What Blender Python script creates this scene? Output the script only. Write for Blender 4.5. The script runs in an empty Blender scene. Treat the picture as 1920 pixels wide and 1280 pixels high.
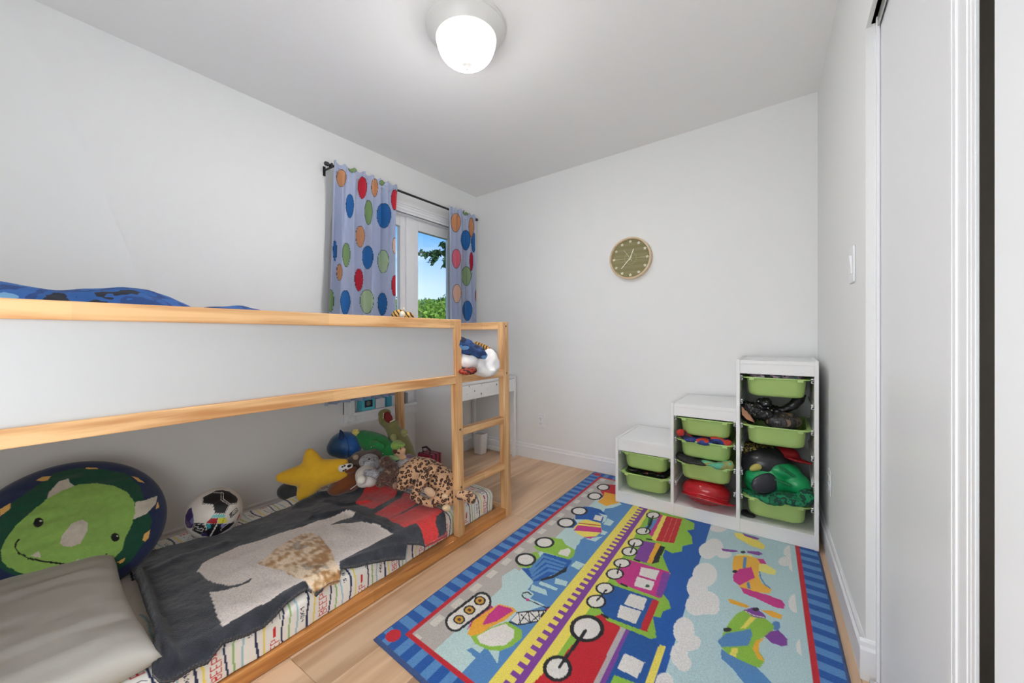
import bpy, bmesh, math, random
import numpy as np
from mathutils import Vector, Matrix, Euler
from mathutils.geometry import delaunay_2d_cdt
R = random.Random(7)
PI = math.pi
sc = bpy.context.scene
col = sc.collection

# ------------------------------------------------------------------ camera, world, lights
F, U0, V0, H = 738.0, 960.0, 629.0, 1.07
TH = math.radians(34.9)
ct, st = math.cos(TH), math.sin(TH)
FW = np.array([-st, ct, 0.0]); RT = np.array([ct, st, 0.0]); UP = np.array([0, 0, 1.0])
cam = bpy.data.cameras.new('camera'); camo = bpy.data.objects.new('camera', cam); col.objects.link(camo)
cam.sensor_width = 36; cam.lens = F / 1920 * 36; cam.shift_y = -11 / 1920; cam.clip_start = 0.05
camo.location = (0, 0, H); camo.rotation_euler = (PI / 2, 0, TH)
sc.camera = camo

sc.view_settings.view_transform = 'Standard'; sc.view_settings.look = 'None'
sc.view_settings.exposure = 0.04; sc.view_settings.gamma = 1; sc.view_settings.use_curve_mapping = False
sc.cycles.use_denoising = True
sc.cycles.max_bounces = 12; sc.cycles.diffuse_bounces = 8; sc.cycles.transparent_max_bounces = 8
sc.cycles.sample_clamp_indirect = 10; sc.cycles.caustics_reflective = False; sc.cycles.caustics_refractive = False

LAMP_W = 185.0        # radiance of the lamp bowl
def srgb(c):
    c = [x / 255 for x in c[:3]]
    return tuple(x / 12.92 if x <= .04045 else ((x + .055) / 1.055) ** 2.4 for x in c)

world = bpy.data.worlds.new('sky'); sc.world = world; world.use_nodes = True
nt = world.node_tree; nt.nodes.clear()
def N(nt, t, **kw):
    n = nt.nodes.new(t)
    for k, v in kw.items(): setattr(n, k, v)
    return n
out = N(nt, 'ShaderNodeOutputWorld'); bg = N(nt, 'ShaderNodeBackground')
tc = N(nt, 'ShaderNodeTexCoord'); sep = N(nt, 'ShaderNodeSeparateXYZ'); rmp = N(nt, 'ShaderNodeValToRGB')
nt.links.new(tc.outputs['Generated'], sep.inputs[0]); nt.links.new(sep.outputs['Z'], rmp.inputs[0])
e = rmp.color_ramp.elements
e[0].position = 0.0; e[0].color = (*srgb((214, 230, 246)), 1)
e[1].position = .85; e[1].color = (*srgb((40, 105, 215)), 1)
k = e.new(.12); k.color = (*srgb((190, 219, 248)), 1)
k = e.new(.26); k.color = (*srgb((92, 165, 245)), 1)
noi = N(nt, 'ShaderNodeTexNoise'); noi.inputs['Scale'].default_value = 2.3; noi.inputs['Detail'].default_value = 6
cr = N(nt, 'ShaderNodeValToRGB'); cr.color_ramp.elements[0].position = .5; cr.color_ramp.elements[1].position = .72
mp = N(nt, 'ShaderNodeMapping'); mp.inputs['Scale'].default_value = (1, 1, 3)
nt.links.new(tc.outputs['Generated'], mp.inputs[0]); nt.links.new(mp.outputs[0], noi.inputs['Vector'])
nt.links.new(noi.outputs['Fac'], cr.inputs[0])
mx = N(nt, 'ShaderNodeMixRGB'); nt.links.new(cr.outputs[0], mx.inputs[0]); nt.links.new(rmp.outputs[0], mx.inputs[1])
mx.inputs[2].default_value = (.9, .95, 1, 1)
nt.links.new(mx.outputs[0], bg.inputs[0]); bg.inputs[1].default_value = 1.35
nt.links.new(bg.outputs[0], out.inputs[0])

sun = bpy.data.lights.new('sun', 'SUN'); sun.energy = 5.0; sun.angle = math.radians(1); sun.color = (1, .95, .86)
so = bpy.data.objects.new('sun', sun); col.objects.link(so); so.rotation_euler = (math.radians(48), 0, math.radians(62))

def area(name, loc, rot, sx, sy, power, color=(1, 1, 1)):
    l = bpy.data.lights.new(name, 'AREA'); l.shape = 'RECTANGLE'; l.size = sx; l.size_y = sy; l.energy = power; l.color = color
    o = bpy.data.objects.new(name, l); col.objects.link(o); o.location = loc; o.rotation_euler = rot
    return o
# fill light added behind the camera to brighten the room; no doorway is built
area('fill_light', (-.5, -.52, 1.3), (math.radians(108), 0, math.radians(5)), 1.3, 1.9, 35, (.92, .965, 1))

# ------------------------------------------------------------------ helpers
def ray(u): 
    k = (u - U0) / F
    return FW + k * RT
def loc(u, v, t):
    d = ray(u) * t
    return Vector((d[0], d[1], H - (v - V0) * t / F))
def at(u, v, x=None, y=None, z=None):
    d = ray(u)
    if z is not None: t = (H - z) * F / (v - V0)
    elif x is not None: t = x / d[0]
    else: t = y / d[1]
    return loc(u, v, t)
def proj(V):
    V = np.asarray(V, float); dep = V[:, 0] * FW[0] + V[:, 1] * FW[1]; lat = V[:, 0] * RT[0] + V[:, 1] * RT[1]
    return np.stack([U0 + F * lat / dep, V0 + F * (H - V[:, 2]) / dep], 1)

def tag(o, label=None, cat=None, group=None, kind=None):
    if label: o['label'] = label
    if cat: o['category'] = cat
    if group: o['group'] = group
    if kind: o['kind'] = kind
    return o
def empty(name, l=(0, 0, 0), rz=0):
    o = bpy.data.objects.new(name, None); col.objects.link(o); o.location = l; o.rotation_euler = (0, 0, rz); o.empty_display_size = .05
    return o
def link(name, me, mt, parent=None, l=None, smooth=False, keep=True):
    """link a mesh object; world-space vertices are re-centred when l is None"""
    if mt is not None:
        me.materials.clear(); me.materials.append(mt)
    if smooth:
        me.polygons.foreach_set('use_smooth', [True] * len(me.polygons))
    o = bpy.data.objects.new(name, me); col.objects.link(o)
    if l is not None: o.location = l
    if parent is not None: o.parent = parent
    return o
def center(me, low=False):
    n = len(me.vertices); a = np.empty(n * 3, np.float32); me.vertices.foreach_get('co', a); a = a.reshape(-1, 3)
    c = (a.min(0) + a.max(0)) / 2
    if low: c[2] = a[:, 2].min()
    a -= c; me.vertices.foreach_set('co', a.ravel()); me.update()
    return Vector(c.tolist())
class MB:
    def __init__(s): s.v = []; s.f = []
    def add(s, v, f):
        n = len(s.v); s.v += [tuple(p) for p in v]; s.f += [tuple(i + n for i in q) for q in f]
    def box(s, x0, x1, y0, y1, z0, z1, M=None):
        v = [Vector((x, y, z)) for z in (z0, z1) for y in (y0, y1) for x in (x0, x1)]
        if M is not None: v = [M @ p for p in v]
        s.add(v, [(0, 2, 3, 1), (4, 5, 7, 6), (0, 1, 5, 4), (2, 6, 7, 3), (0, 4, 6, 2), (1, 3, 7, 5)])
    def prism(s, poly, z0, z1, M=None):
        n = len(poly)
        v = [Vector((x, y, z0)) for x, y in poly] + [Vector((x, y, z1)) for x, y in poly]
        if M is not None: v = [M @ p for p in v]
        s.add(v, [tuple(range(n))[::-1], tuple(range(n, 2 * n))] + [(i, (i + 1) % n, n + (i + 1) % n, n + i) for i in range(n)])
    def lathe(s, prof, n=32, M=None, cap=True):
        v = []; f = []
        for r, z in prof:
            for i in range(n):
                a = 2 * PI * i / n; v.append(Vector((r * math.cos(a), r * math.sin(a), z)))
        for j in range(len(prof) - 1):
            for i in range(n):
                a, b = j * n + i, j * n + (i + 1) % n
                f.append((a, b, b + n, a + n))
        if cap:
            f.append(tuple(range(n))[::-1]); f.append(tuple(range((len(prof) - 1) * n, len(prof) * n)))
        if M is not None: v = [M @ p for p in v]
        s.add(v, f)
    def tube(s, pts, r, n=10):
        pts = [Vector(p) for p in pts]; v = []; f = []
        rr = r if hasattr(r, '__len__') else [r] * len(pts)
        for i, p in enumerate(pts):
            d = (pts[min(i + 1, len(pts) - 1)] - pts[max(i - 1, 0)]).normalized()
            a = d.cross(Vector((0, 0, 1)))
            if a.length < .05: a = d.cross(Vector((1, 0, 0)))
            a.normalize(); b = d.cross(a)
            for k in range(n):
                q = 2 * PI * k / n; v.append(p + (a * math.cos(q) + b * math.sin(q)) * rr[i])
        for j in range(len(pts) - 1):
            for k in range(n):
                a, b = j * n + k, j * n + (k + 1) % n
                f.append((a, b, b + n, a + n))
        f.append(tuple(range(n))[::-1]); f.append(tuple(range((len(pts) - 1) * n, len(pts) * n)))
        s.add(v, f)
    def build(s, name, mt, parent=None, bevel=0, smooth=False, seg=2, flip=True):
        me = bpy.data.meshes.new(name); me.from_pydata(s.v, [], s.f); me.update()
        bm = bmesh.new(); bm.from_mesh(me); bmesh.ops.recalc_face_normals(bm, faces=bm.faces)
        if bevel:
            bmesh.ops.bevel(bm, geom=[e for e in bm.edges if len(e.link_faces) == 2 and e.calc_face_angle(0) > .6], offset=bevel, segments=seg, profile=.5, affect='EDGES')
        bm.to_mesh(me); bm.free()
        c = center(me)
        o = link(name, me, mt, None, c, smooth)
        if smooth: me.set_sharp_from_angle(angle=math.radians(40))
        if parent is not None:
            o.parent = parent; o.location = c - parent_loc(parent) if not parent.rotation_euler.z else Matrix.Rotation(-parent.rotation_euler.z, 4, 'Z') @ (c - parent_loc(parent))
            if parent.rotation_euler.z: o.rotation_euler.z = -parent.rotation_euler.z
        return o
def parent_loc(p):
    l = p.location.copy(); q = p.parent
    while q is not None: l = l + q.location; q = q.parent
    return l
def put(o, parent):
    o.parent = parent; o.location = o.location - parent_loc(parent); return o
def bx(name, x0, x1, y0, y1, z0, z1, mt, parent=None, bevel=0, **k):
    m = MB(); m.box(x0, x1, y0, y1, z0, z1); return m.build(name, mt, parent, bevel, **k)

# ------------------------------------------------------------------ materials
def mat(name, c, rough=.6, bump=0, bscale=200, var=0, vscale=8, metal=0, spec=.5, emis=None, estr=0, alpha=None, sheen=0, trans=0, coat=0, bdist=.002):
    m = bpy.data.materials.new(name); m.use_nodes = True; t = m.node_tree; p = t.nodes['Principled BSDF']
    p.inputs['Base Color'].default_value = (*srgb(c), 1); p.inputs['Roughness'].default_value = rough
    p.inputs['Metallic'].default_value = metal; p.inputs['Specular IOR Level'].default_value = spec
    if coat: p.inputs['Coat Weight'].default_value = coat
    if sheen: p.inputs['Sheen Weight'].default_value = sheen; p.inputs['Sheen Roughness'].default_value = .5
    if emis: p.inputs['Emission Color'].default_value = (*srgb(emis), 1); p.inputs['Emission Strength'].default_value = estr
    tcn = N(t, 'ShaderNodeTexCoord')
    if var:
        n = N(t, 'ShaderNodeTexNoise'); n.inputs['Scale'].default_value = vscale; n.inputs['Detail'].default_value = 4
        t.links.new(tcn.outputs['Object'], n.inputs['Vector'])
        h = N(t, 'ShaderNodeHueSaturation'); h.inputs['Color'].default_value = (*srgb(c), 1)
        mr = N(t, 'ShaderNodeMapRange'); mr.inputs['From Min'].default_value = .3; mr.inputs['From Max'].default_value = .7
        mr.inputs['To Min'].default_value = 1 - var; mr.inputs['To Max'].default_value = 1 + var
        t.links.new(n.outputs['Fac'], mr.inputs[0]); t.links.new(mr.outputs[0], h.inputs['Value']); t.links.new(h.outputs[0], p.inputs['Base Color'])
    if bump:
        n = N(t, 'ShaderNodeTexNoise'); n.inputs['Scale'].default_value = bscale; n.inputs['Detail'].default_value = 3
        t.links.new(tcn.outputs['Object'], n.inputs['Vector'])
        b = N(t, 'ShaderNodeBump'); b.inputs['Strength'].default_value = bump; b.inputs['Distance'].default_value = bdist
        t.links.new(n.outputs['Fac'], b.inputs['Height']); t.links.new(b.outputs[0], p.inputs['Normal'])
    return m
def ramp2(t, a, b, ca, cb):
    r = N(t, 'ShaderNodeValToRGB'); r.color_ramp.elements[0].position = a; r.color_ramp.elements[1].position = b
    r.color_ramp.elements[0].color = (*srgb(ca), 1); r.color_ramp.elements[1].color = (*srgb(cb), 1); return r
def wood(name, axis, ca, cb, seg=2.0, rough=.45, gscale=34, rvar=.13, knots=True):
    m = bpy.data.materials.new(name); m.use_nodes = True; t = m.node_tree; p = t.nodes['Principled BSDF']
    tcn = N(t, 'ShaderNodeTexCoord'); oi = N(t, 'ShaderNodeObjectInfo')
    sx = N(t, 'ShaderNodeVectorMath', operation='SCALE'); sx.inputs['Scale'].default_value = 37.0
    cmb = N(t, 'ShaderNodeCombineXYZ')
    for i in range(3): t.links.new(oi.outputs['Random'], cmb.inputs[i])
    t.links.new(cmb.outputs[0], sx.inputs[0])
    ad = N(t, 'ShaderNodeVectorMath', operation='ADD'); t.links.new(tcn.outputs['Object'], ad.inputs[0]); t.links.new(sx.outputs[0], ad.inputs[1])
    mpn = N(t, 'ShaderNodeMapping'); s = [1, 1, 1]; s[axis] = .06; mpn.inputs['Scale'].default_value = s
    t.links.new(ad.outputs[0], mpn.inputs[0])
    n1 = N(t, 'ShaderNodeTexNoise'); n1.inputs['Scale'].default_value = gscale; n1.inputs['Detail'].default_value = 5; n1.inputs['Distortion'].default_value = .6
    t.links.new(mpn.outputs[0], n1.inputs['Vector'])
    r = ramp2(t, .40, .66, ca, cb); t.links.new(n1.outputs['Fac'], r.inputs[0])
    # jointed lengths of slightly different tone
    sp = N(t, 'ShaderNodeSeparateXYZ'); t.links.new(ad.outputs[0], sp.inputs[0])
    mu = N(t, 'ShaderNodeMath', operation='MULTIPLY'); mu.inputs[1].default_value = seg; t.links.new(sp.outputs[axis], mu.inputs[0])
    fl = N(t, 'ShaderNodeMath', operation='FLOOR'); t.links.new(mu.outputs[0], fl.inputs[0])
    wn = N(t, 'ShaderNodeTexWhiteNoise', noise_dimensions='1D'); t.links.new(fl.outputs[0], wn.inputs['W'])
    mr = N(t, 'ShaderNodeMapRange'); mr.inputs['To Min'].default_value = 1 - rvar; mr.inputs['To Max'].default_value = 1 + rvar * .7
    t.links.new(wn.outputs['Value'], mr.inputs[0])
    h = N(t, 'ShaderNodeHueSaturation'); t.links.new(r.outputs[0], h.inputs['Color']); t.links.new(mr.outputs[0], h.inputs['Value'])
    t.links.new(h.outputs[0], p.inputs['Base Color']); p.inputs['Roughness'].default_value = rough
    b = N(t, 'ShaderNodeBump'); b.inputs['Strength'].default_value = .08; b.inputs['Distance'].default_value = .001
    t.links.new(n1.outputs['Fac'], b.inputs['Height']); t.links.new(b.outputs[0], p.inputs['Normal'])
    return m
def painted(name, rough=.85, bump=.4, bscale=500, var=.06, vscale=180, sheen=.2, dist=.003, spec=.3, coat=0):
    m = bpy.data.materials.new(name); m.use_nodes = True; t = m.node_tree; p = t.nodes['Principled BSDF']
    a = N(t, 'ShaderNodeAttribute', attribute_name='Col'); tcn = N(t, 'ShaderNodeTexCoord')
    n = N(t, 'ShaderNodeTexNoise'); n.inputs['Scale'].default_value = vscale; n.inputs['Detail'].default_value = 3
    t.links.new(tcn.outputs['Object'], n.inputs['Vector'])
    mr = N(t, 'ShaderNodeMapRange'); mr.inputs['From Min'].default_value = .3; mr.inputs['From Max'].default_value = .7
    mr.inputs['To Min'].default_value = 1 - var; mr.inputs['To Max'].default_value = 1 + var
    h = N(t, 'ShaderNodeHueSaturation'); t.links.new(a.outputs['Color'], h.inputs['Color']); t.links.new(n.outputs['Fac'], mr.inputs[0]); t.links.new(mr.outputs[0], h.inputs['Value'])
    t.links.new(h.outputs[0], p.inputs['Base Color']); p.inputs['Roughness'].default_value = rough; p.inputs['Specular IOR Level'].default_value = spec
    p.inputs['Sheen Weight'].default_value = sheen; p.inputs['Coat Weight'].default_value = coat
    if bump:
        n2 = N(t, 'ShaderNodeTexNoise'); n2.inputs['Scale'].default_value = bscale; n2.inputs['Detail'].default_value = 2
        t.links.new(tcn.outputs['Object'], n2.inputs['Vector'])
        b = N(t, 'ShaderNodeBump'); b.inputs['Strength'].default_value = bump; b.inputs['Distance'].default_value = dist
        t.links.new(n2.outputs['Fac'], b.inputs['Height']); t.links.new(b.outputs[0], p.inputs['Normal'])
    return m
def spots(name, base, ring, cen, scale=38):
    m = bpy.data.materials.new(name); m.use_nodes = True; t = m.node_tree; p = t.nodes['Principled BSDF']
    tcn = N(t, 'ShaderNodeTexCoord'); n = N(t, 'ShaderNodeTexNoise'); n.inputs['Scale'].default_value = 60; n.inputs['Detail'].default_value = 2
    t.links.new(tcn.outputs['Object'], n.inputs['Vector'])
    sc_ = N(t, 'ShaderNodeVectorMath', operation='SCALE'); sc_.inputs['Scale'].default_value = .016; t.links.new(n.outputs['Color'], sc_.inputs[0])
    ad = N(t, 'ShaderNodeVectorMath', operation='ADD'); t.links.new(tcn.outputs['Object'], ad.inputs[0]); t.links.new(sc_.outputs[0], ad.inputs[1])
    v = N(t, 'ShaderNodeTexVoronoi'); v.inputs['Scale'].default_value = scale; v.inputs['Randomness'].default_value = .7; t.links.new(ad.outputs[0], v.inputs['Vector'])
    r = N(t, 'ShaderNodeValToRGB'); r.color_ramp.interpolation = 'CONSTANT'; el = r.color_ramp.elements
    el[0].position = 0; el[0].color = (*srgb(cen), 1); el[1].position = .2; el[1].color = (*srgb(ring), 1)
    q = el.new(.47); q.color = (*srgb(base), 1)
    t.links.new(v.outputs['Distance'], r.inputs[0]); t.links.new(r.outputs[0], p.inputs['Base Color']); p.inputs['Roughness'].default_value = .85; p.inputs['Sheen Weight'].default_value = .2
    return m
def stripes(name, a, b, axis, scale, w=.35, rough=.85):
    m = bpy.data.materials.new(name); m.use_nodes = True; t = m.node_tree; p = t.nodes['Principled BSDF']
    tcn = N(t, 'ShaderNodeTexCoord'); wv = N(t, 'ShaderNodeTexWave', bands_direction=axis); wv.inputs['Scale'].default_value = scale; wv.inputs['Distortion'].default_value = 1.5
    t.links.new(tcn.outputs['Object'], wv.inputs['Vector']); r = ramp2(t, w, w + .05, b, a); t.links.new(wv.outputs['Fac'], r.inputs[0])
    t.links.new(r.outputs[0], p.inputs['Base Color']); p.inputs['Roughness'].default_value = rough
    return m

M = {}
M['wall'] = mat('wall_paint', (232, 233, 232), .75, .05, 90)
M['ceil'] = mat('ceiling_paint', (242, 241, 240), .85, .05, 60)
M['trim'] = mat('white_trim_paint', (233, 234, 236), .35)
M['white'] = mat('white_laminate', (232, 232, 231), .4, var=.01)
M['panel'] = mat('white_panel', (186, 186, 186), .5)
PA, PB = (228, 184, 132), (188, 132, 80)
M['pineX'] = wood('pine_x', 0, PA, PB); M['pineY'] = wood('pine_y', 1, PA, PB, 1.6); M['pineZ'] = wood('pine_z', 2, PA, PB)
M['pineDark'] = wood('pine_amber', 1, (202, 142, 80), (165, 104, 52), 1.6)
M['plank'] = wood('laminate_plank', 1, (214, 188, 160), (186, 155, 124), .01, .32, 14, .0)
# plank tone per board
def plank_mats():
    out = []
    for i, f in enumerate((.93, 1.0, 1.05, .98)):
        out.append(wood('laminate_plank_%d' % i, 1, tuple(min(255, x * f) for x in (207, 176, 145)), tuple(x * f for x in (174, 140, 109)), .01, .3, 14, 0))
    return out
M['black'] = mat('black_metal', (28, 28, 32), .4)
M['glass'] = None

# ------------------------------------------------------------------ painting in the flat (numpy point in polygon)
def inpoly(P, poly):
    x, y = P[:, 0], P[:, 1]; inside = np.zeros(len(P), bool); n = len(poly)
    for i in range(n):
        x1, y1 = poly[i]; x2, y2 = poly[(i + 1) % n]
        if y1 == y2: continue
        c = ((y1 > y) != (y2 > y)) & (x < (x2 - x1) * (y - y1) / (y2 - y1) + x1)
        inside ^= c
    return inside
def paint(P, layers, C):
    """P: n x 2 coords, C: n x 3 sRGB floats, painted in order"""
    for L in layers:
        kind, colr = L[0], L[1]
        if kind == 'p':
            poly = np.array(L[2], float); lo, hi = poly.min(0), poly.max(0)
            idx = np.nonzero((P[:, 0] >= lo[0]) & (P[:, 0] <= hi[0]) & (P[:, 1] >= lo[1]) & (P[:, 1] <= hi[1]))[0]
            if len(idx): idx = idx[inpoly(P[idx], poly)]
        elif kind == 'e':    # ellipse cx cy rx ry angle
            cx, cy, rx, ry = L[2][:4]; an = math.radians(L[2][4]) if len(L[2]) > 4 else 0
            dx, dy = P[:, 0] - cx, P[:, 1] - cy
            a = dx * math.cos(an) + dy * math.sin(an); b = -dx * math.sin(an) + dy * math.cos(an)
            idx = np.nonzero((a / rx) ** 2 + (b / ry) ** 2 <= 1)[0]
        elif kind == 's':    # stroke: pts, width
            pts, w = np.array(L[2], float), L[3]; msk = np.zeros(len(P), bool)
            for a, b in zip(pts[:-1], pts[1:]):
                lo, hi = np.minimum(a, b) - w, np.maximum(a, b) + w
                idx = np.nonzero((P[:, 0] >= lo[0]) & (P[:, 0] <= hi[0]) & (P[:, 1] >= lo[1]) & (P[:, 1] <= hi[1]))[0]
                if not len(idx): continue
                d = b - a; q = np.clip(((P[idx] - a) @ d) / max(d @ d, 1e-12), 0, 1)
                dd = np.linalg.norm(P[idx] - (a + q[:, None] * d), axis=1)
                msk[idx[dd <= w / 2]] = True
            idx = np.nonzero(msk)[0]
        C[idx] = colr
    return C
def lin(C):
    C = C / 255.0
    return np.where(C <= .04045, C / 12.92, ((C + .055) / 1.055) ** 2.4)
def setcol(me, C):
    a = me.color_attributes.new('Col', 'FLOAT_COLOR', 'POINT')
    D = np.ones((len(C), 4), np.float32); D[:, :3] = lin(np.clip(C, 0, 255)); a.data.foreach_set('color', D.ravel())
def npmesh(name, V, Fq):
    me = bpy.data.meshes.new(name); V = np.asarray(V, np.float32); Fq = np.asarray(Fq, np.int32); k = Fq.shape[1]
    me.vertices.add(len(V)); me.vertices.foreach_set('co', V.ravel())
    me.loops.add(Fq.size); me.loops.foreach_set('vertex_index', Fq.ravel())
    me.polygons.add(len(Fq)); me.polygons.foreach_set('loop_start', np.arange(0, Fq.size, k, dtype=np.int32))
    me.polygons.foreach_set('use_smooth', np.ones(len(Fq), bool)); me.update(calc_edges=True); me.validate(); return me
def gridfaces(n, m, wrap=False):
    i = np.arange(n if wrap else n - 1)[:, None]; j = np.arange(m - 1)[None, :]
    a = i * m + j; b = ((i + 1) % n) * m + j
    return np.stack([a, b, b + 1, a + 1], -1).reshape(-1, 4)
class vnoise:
    def __init__(s, seed): s.r = np.random.RandomState(seed); s.g = s.r.rand(64, 64, 64).astype(np.float32)
    def __call__(s, P):
        P = np.asarray(P, float); i = np.floor(P).astype(int); f = P - i; f = f * f * (3 - 2 * f); i &= 63; j = (i + 1) & 63; g = s.g
        def L(a, b, t): return a + (b - a) * t
        x0, y0, z0 = i.T; x1, y1, z1 = j.T; fx, fy, fz = f.T
        return L(L(L(g[x0, y0, z0], g[x1, y0, z0], fx), L(g[x0, y1, z0], g[x1, y1, z0], fx), fy), L(L(g[x0, y0, z1], g[x1, y0, z1], fx), L(g[x0, y1, z1], g[x1, y1, z1], fx), fy), fz) - .5
VN = vnoise(3)
def n3(V, s, off=0.0): return VN(np.asarray(V) * s + off + 20)

# soft bodies: ellipsoids welded by a voxel remesh
ICO = None
def ico():
    global ICO
    if ICO is None:
        bm = bmesh.new(); bmesh.ops.create_icosphere(bm, subdivisions=3, radius=1)
        ICO = (np.array([v.co[:] for v in bm.verts]), [tuple(v.index for v in f.verts) for f in bm.faces]); bm.free()
    return ICO
def E(u, v, t, ru, rv, rd=None, ang=0):
    """ellipsoid centred on the sight line at depth t; radii ru, rv as seen, rd metres"""
    s = t / F; c = np.array(loc(u, v, t)); a = math.radians(ang)
    ax = RT * math.cos(a) - UP * math.sin(a); az = RT * math.sin(a) + UP * math.cos(a)
    rd = (ru + rv) / 2 * s if rd is None else rd
    return c, np.stack([ax * ru * s, FW * rd, az * rv * s])
def W3(x, y, z, rx, ry, rz, rot=(0, 0, 0)):
    m = np.array(Euler(rot).to_matrix()); return np.array([x, y, z], float), np.stack([m[:, 0] * rx, m[:, 1] * ry, m[:, 2] * rz])
def chain(pts, n=6):
    """pts: (u,v,t,r[,rd]) -> spheres between them"""
    o = []
    for a, b in zip(pts[:-1], pts[1:]):
        for i in range(n):
            q = i / n; p = [a[j] + (b[j] - a[j]) * q for j in range(4)]; o.append(E(p[0], p[1], p[2], p[3], p[3]))
    a = pts[-1]; o.append(E(a[0], a[1], a[2], a[3], a[3])); return o
def blob(name, ells, mt, parent=None, voxel=.006, smooth=6, disp=0, dscale=20, zmin=None, colfn=None):
    V, Fc = ico(); vs = []; fs = []; n = 0
    for c, A in ells:
        vs.append(c + V @ A); fs += [tuple(i + n for i in f) for f in Fc] if np.linalg.det(A) > 0 else [tuple(i + n for i in f)[::-1] for f in Fc]; n += len(V)
    me = bpy.data.meshes.new(name); me.from_pydata(np.concatenate(vs).tolist(), [], fs); me.update()
    if len(ells) > 1 or smooth:
        o = bpy.data.objects.new('t', me); col.objects.link(o)
        if len(ells) > 1:
            m = o.modifiers.new('r', 'REMESH'); m.mode = 'VOXEL'; m.voxel_size = voxel
            m2 = o.modifiers.new('s', 'SMOOTH'); m2.iterations = smooth; m2.factor = .5
        dg = bpy.context.evaluated_depsgraph_get(); me2 = bpy.data.meshes.new_from_object(o.evaluated_get(dg)); bpy.data.objects.remove(o); me = me2; me.name = name
    a = np.empty(len(me.vertices) * 3, np.float32); me.vertices.foreach_get('co', a); a = a.reshape(-1, 3)
    if disp:
        me.update(); nr = np.empty_like(a).ravel(); me.vertices.foreach_get('normal', nr); nr = nr.reshape(-1, 3)
        a = a + nr * (n3(a, dscale) * 2 + n3(a, dscale * 2.7, 9))[:, None] * disp
    if zmin is not None: a[:, 2] = np.maximum(a[:, 2], zmin)
    if colfn is not None: setcol(me, colfn(a))
    me.vertices.foreach_set('co', a.astype(np.float32).ravel()); me.update()
    me.polygons.foreach_set('use_smooth', [True] * len(me.polygons))
    c = center(me); o = link(name, me, mt, None, c)
    if parent is not None: put(o, parent)
    return o
def group_thing(name, u, v, t, label, cat, group=None):
    e_ = empty(name, loc(u, v, t)); tag(e_, label, cat, group); return e_
# ------------------------------------------------------------------ room shell
XL, YB, YF = -2.467, 2.93, -.6
def zc(x): return 2.41 + .095 * (x - XL) / 2.617
def xr(y): return .15 + .0414 * (YB - y)
WY0, WY1, WZ0, WZ1 = 1.609, 2.665, .533, 2.03       # window opening
def struct(o, label=None):
    o['kind'] = 'structure'
    if label: o['label'] = label
    return o
m = MB()
for y0, y1, z0, z1 in ((YF - .1, WY0, -.02, 2.5), (WY1, YB + .1, -.02, 2.5), (WY0, WY1, -.02, WZ0), (WY0, WY1, WZ1, 2.5)):
    m.box(XL - .12, XL, y0, y1, z0, z1)
struct(m.build('wall_left', M['wall']), 'smooth white wall behind the bunk bed with the window in it')
m = MB(); m.box(XL - .12, .9, YB, YB + .1, -.02, 2.62); struct(m.build('wall_back', M['wall']), 'white far wall carrying the round clock')
m = MB(); m.box(XL - .12, .9, YF - .1, YF, -.02, 2.62); struct(m.build('wall_front', M['wall']), 'white wall behind the camera')
m = MB()
yc = 1.645
m.prism([(xr(YB + .05), YB + .05), (xr(yc), yc), (xr(yc) + .14, yc), (xr(YB) + .16, YB + .05)], -.02, 2.62)
m.prism([(xr(yc), yc), (.205, YF - .05), (.26, YF - .05), (xr(yc) + .05, yc)], 2.03, 2.62)
m.prism([(.205, .29), (.205, YF - .05), (.26, YF - .05), (.26, .29)], -.02, 2.04)
struct(m.build('wall_right', M['wall']), 'white wall with the light switch and the closet opening')
m = MB()
v = [(XL - .12, YF - .1, zc(XL - .12)), (.9, YF - .1, zc(.9)), (.9, YB + .1, zc(.9)), (XL - .12, YB + .1, zc(XL - .12))]
m.add([Vector(p) for p in v] + [Vector(p) + Vector((0, 0, .08)) for p in v], [(0, 1, 2, 3)[::-1], (4, 5, 6, 7), (0, 1, 5, 4), (1, 2, 6, 5), (2, 3, 7, 6), (3, 0, 4, 7)])
struct(m.build('ceiling', M['ceil']), 'plain white ceiling')
m = MB(); m.box(.86, .9, YF, yc + .1, -.02, 2.62); m.box(.27, .9, .2, .24, -.02, 2.62); m.box(.30, .9, yc + .01, yc + .1, -.02, 2.62)
struct(m.build('wall_closet', mat('closet_paint', (215, 212, 206), .9)), 'dark inside of the closet seen through the narrow gap')
# floor of laminate planks running toward the far wall
fl = bx('floor', XL - .1, .9, YF - .1, YB + .1, -.05, -.0105, mat('floor_gap', (70, 52, 38), .8)); struct(fl, 'light oak laminate floor')
pm = plank_mats(); w, L = .192, 1.285
protos = []
for q in pm:
    mm = MB(); mm.box(-w / 2 + .0005, w / 2 - .0005, -L / 2 + .0005, L / 2 - .0005, -.0105, 0); o = mm.build('plank', q, None, .0012, seg=1); protos.append(o)
ci = 0
x = XL + w / 2 - .03; rr = random.Random(4); used = set()
while x < .42:
    y = YF - 1.0 + rr.random() * L * .9
    if abs(x + 1.355) < .22: y = 1.935 - 3.5 * L + (L / 2 if False else 0) + L * 0
    while y < YB + L / 2:
        if y + L / 2 > YF:
            k = rr.randrange(4)
            if k in used: o = protos[k].copy(); col.objects.link(o)
            else: o = protos[k]; used.add(k)
            o.parent = fl; o.location = Vector((x, y, -.00525)) - fl.location
        y += L
    x += w
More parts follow.
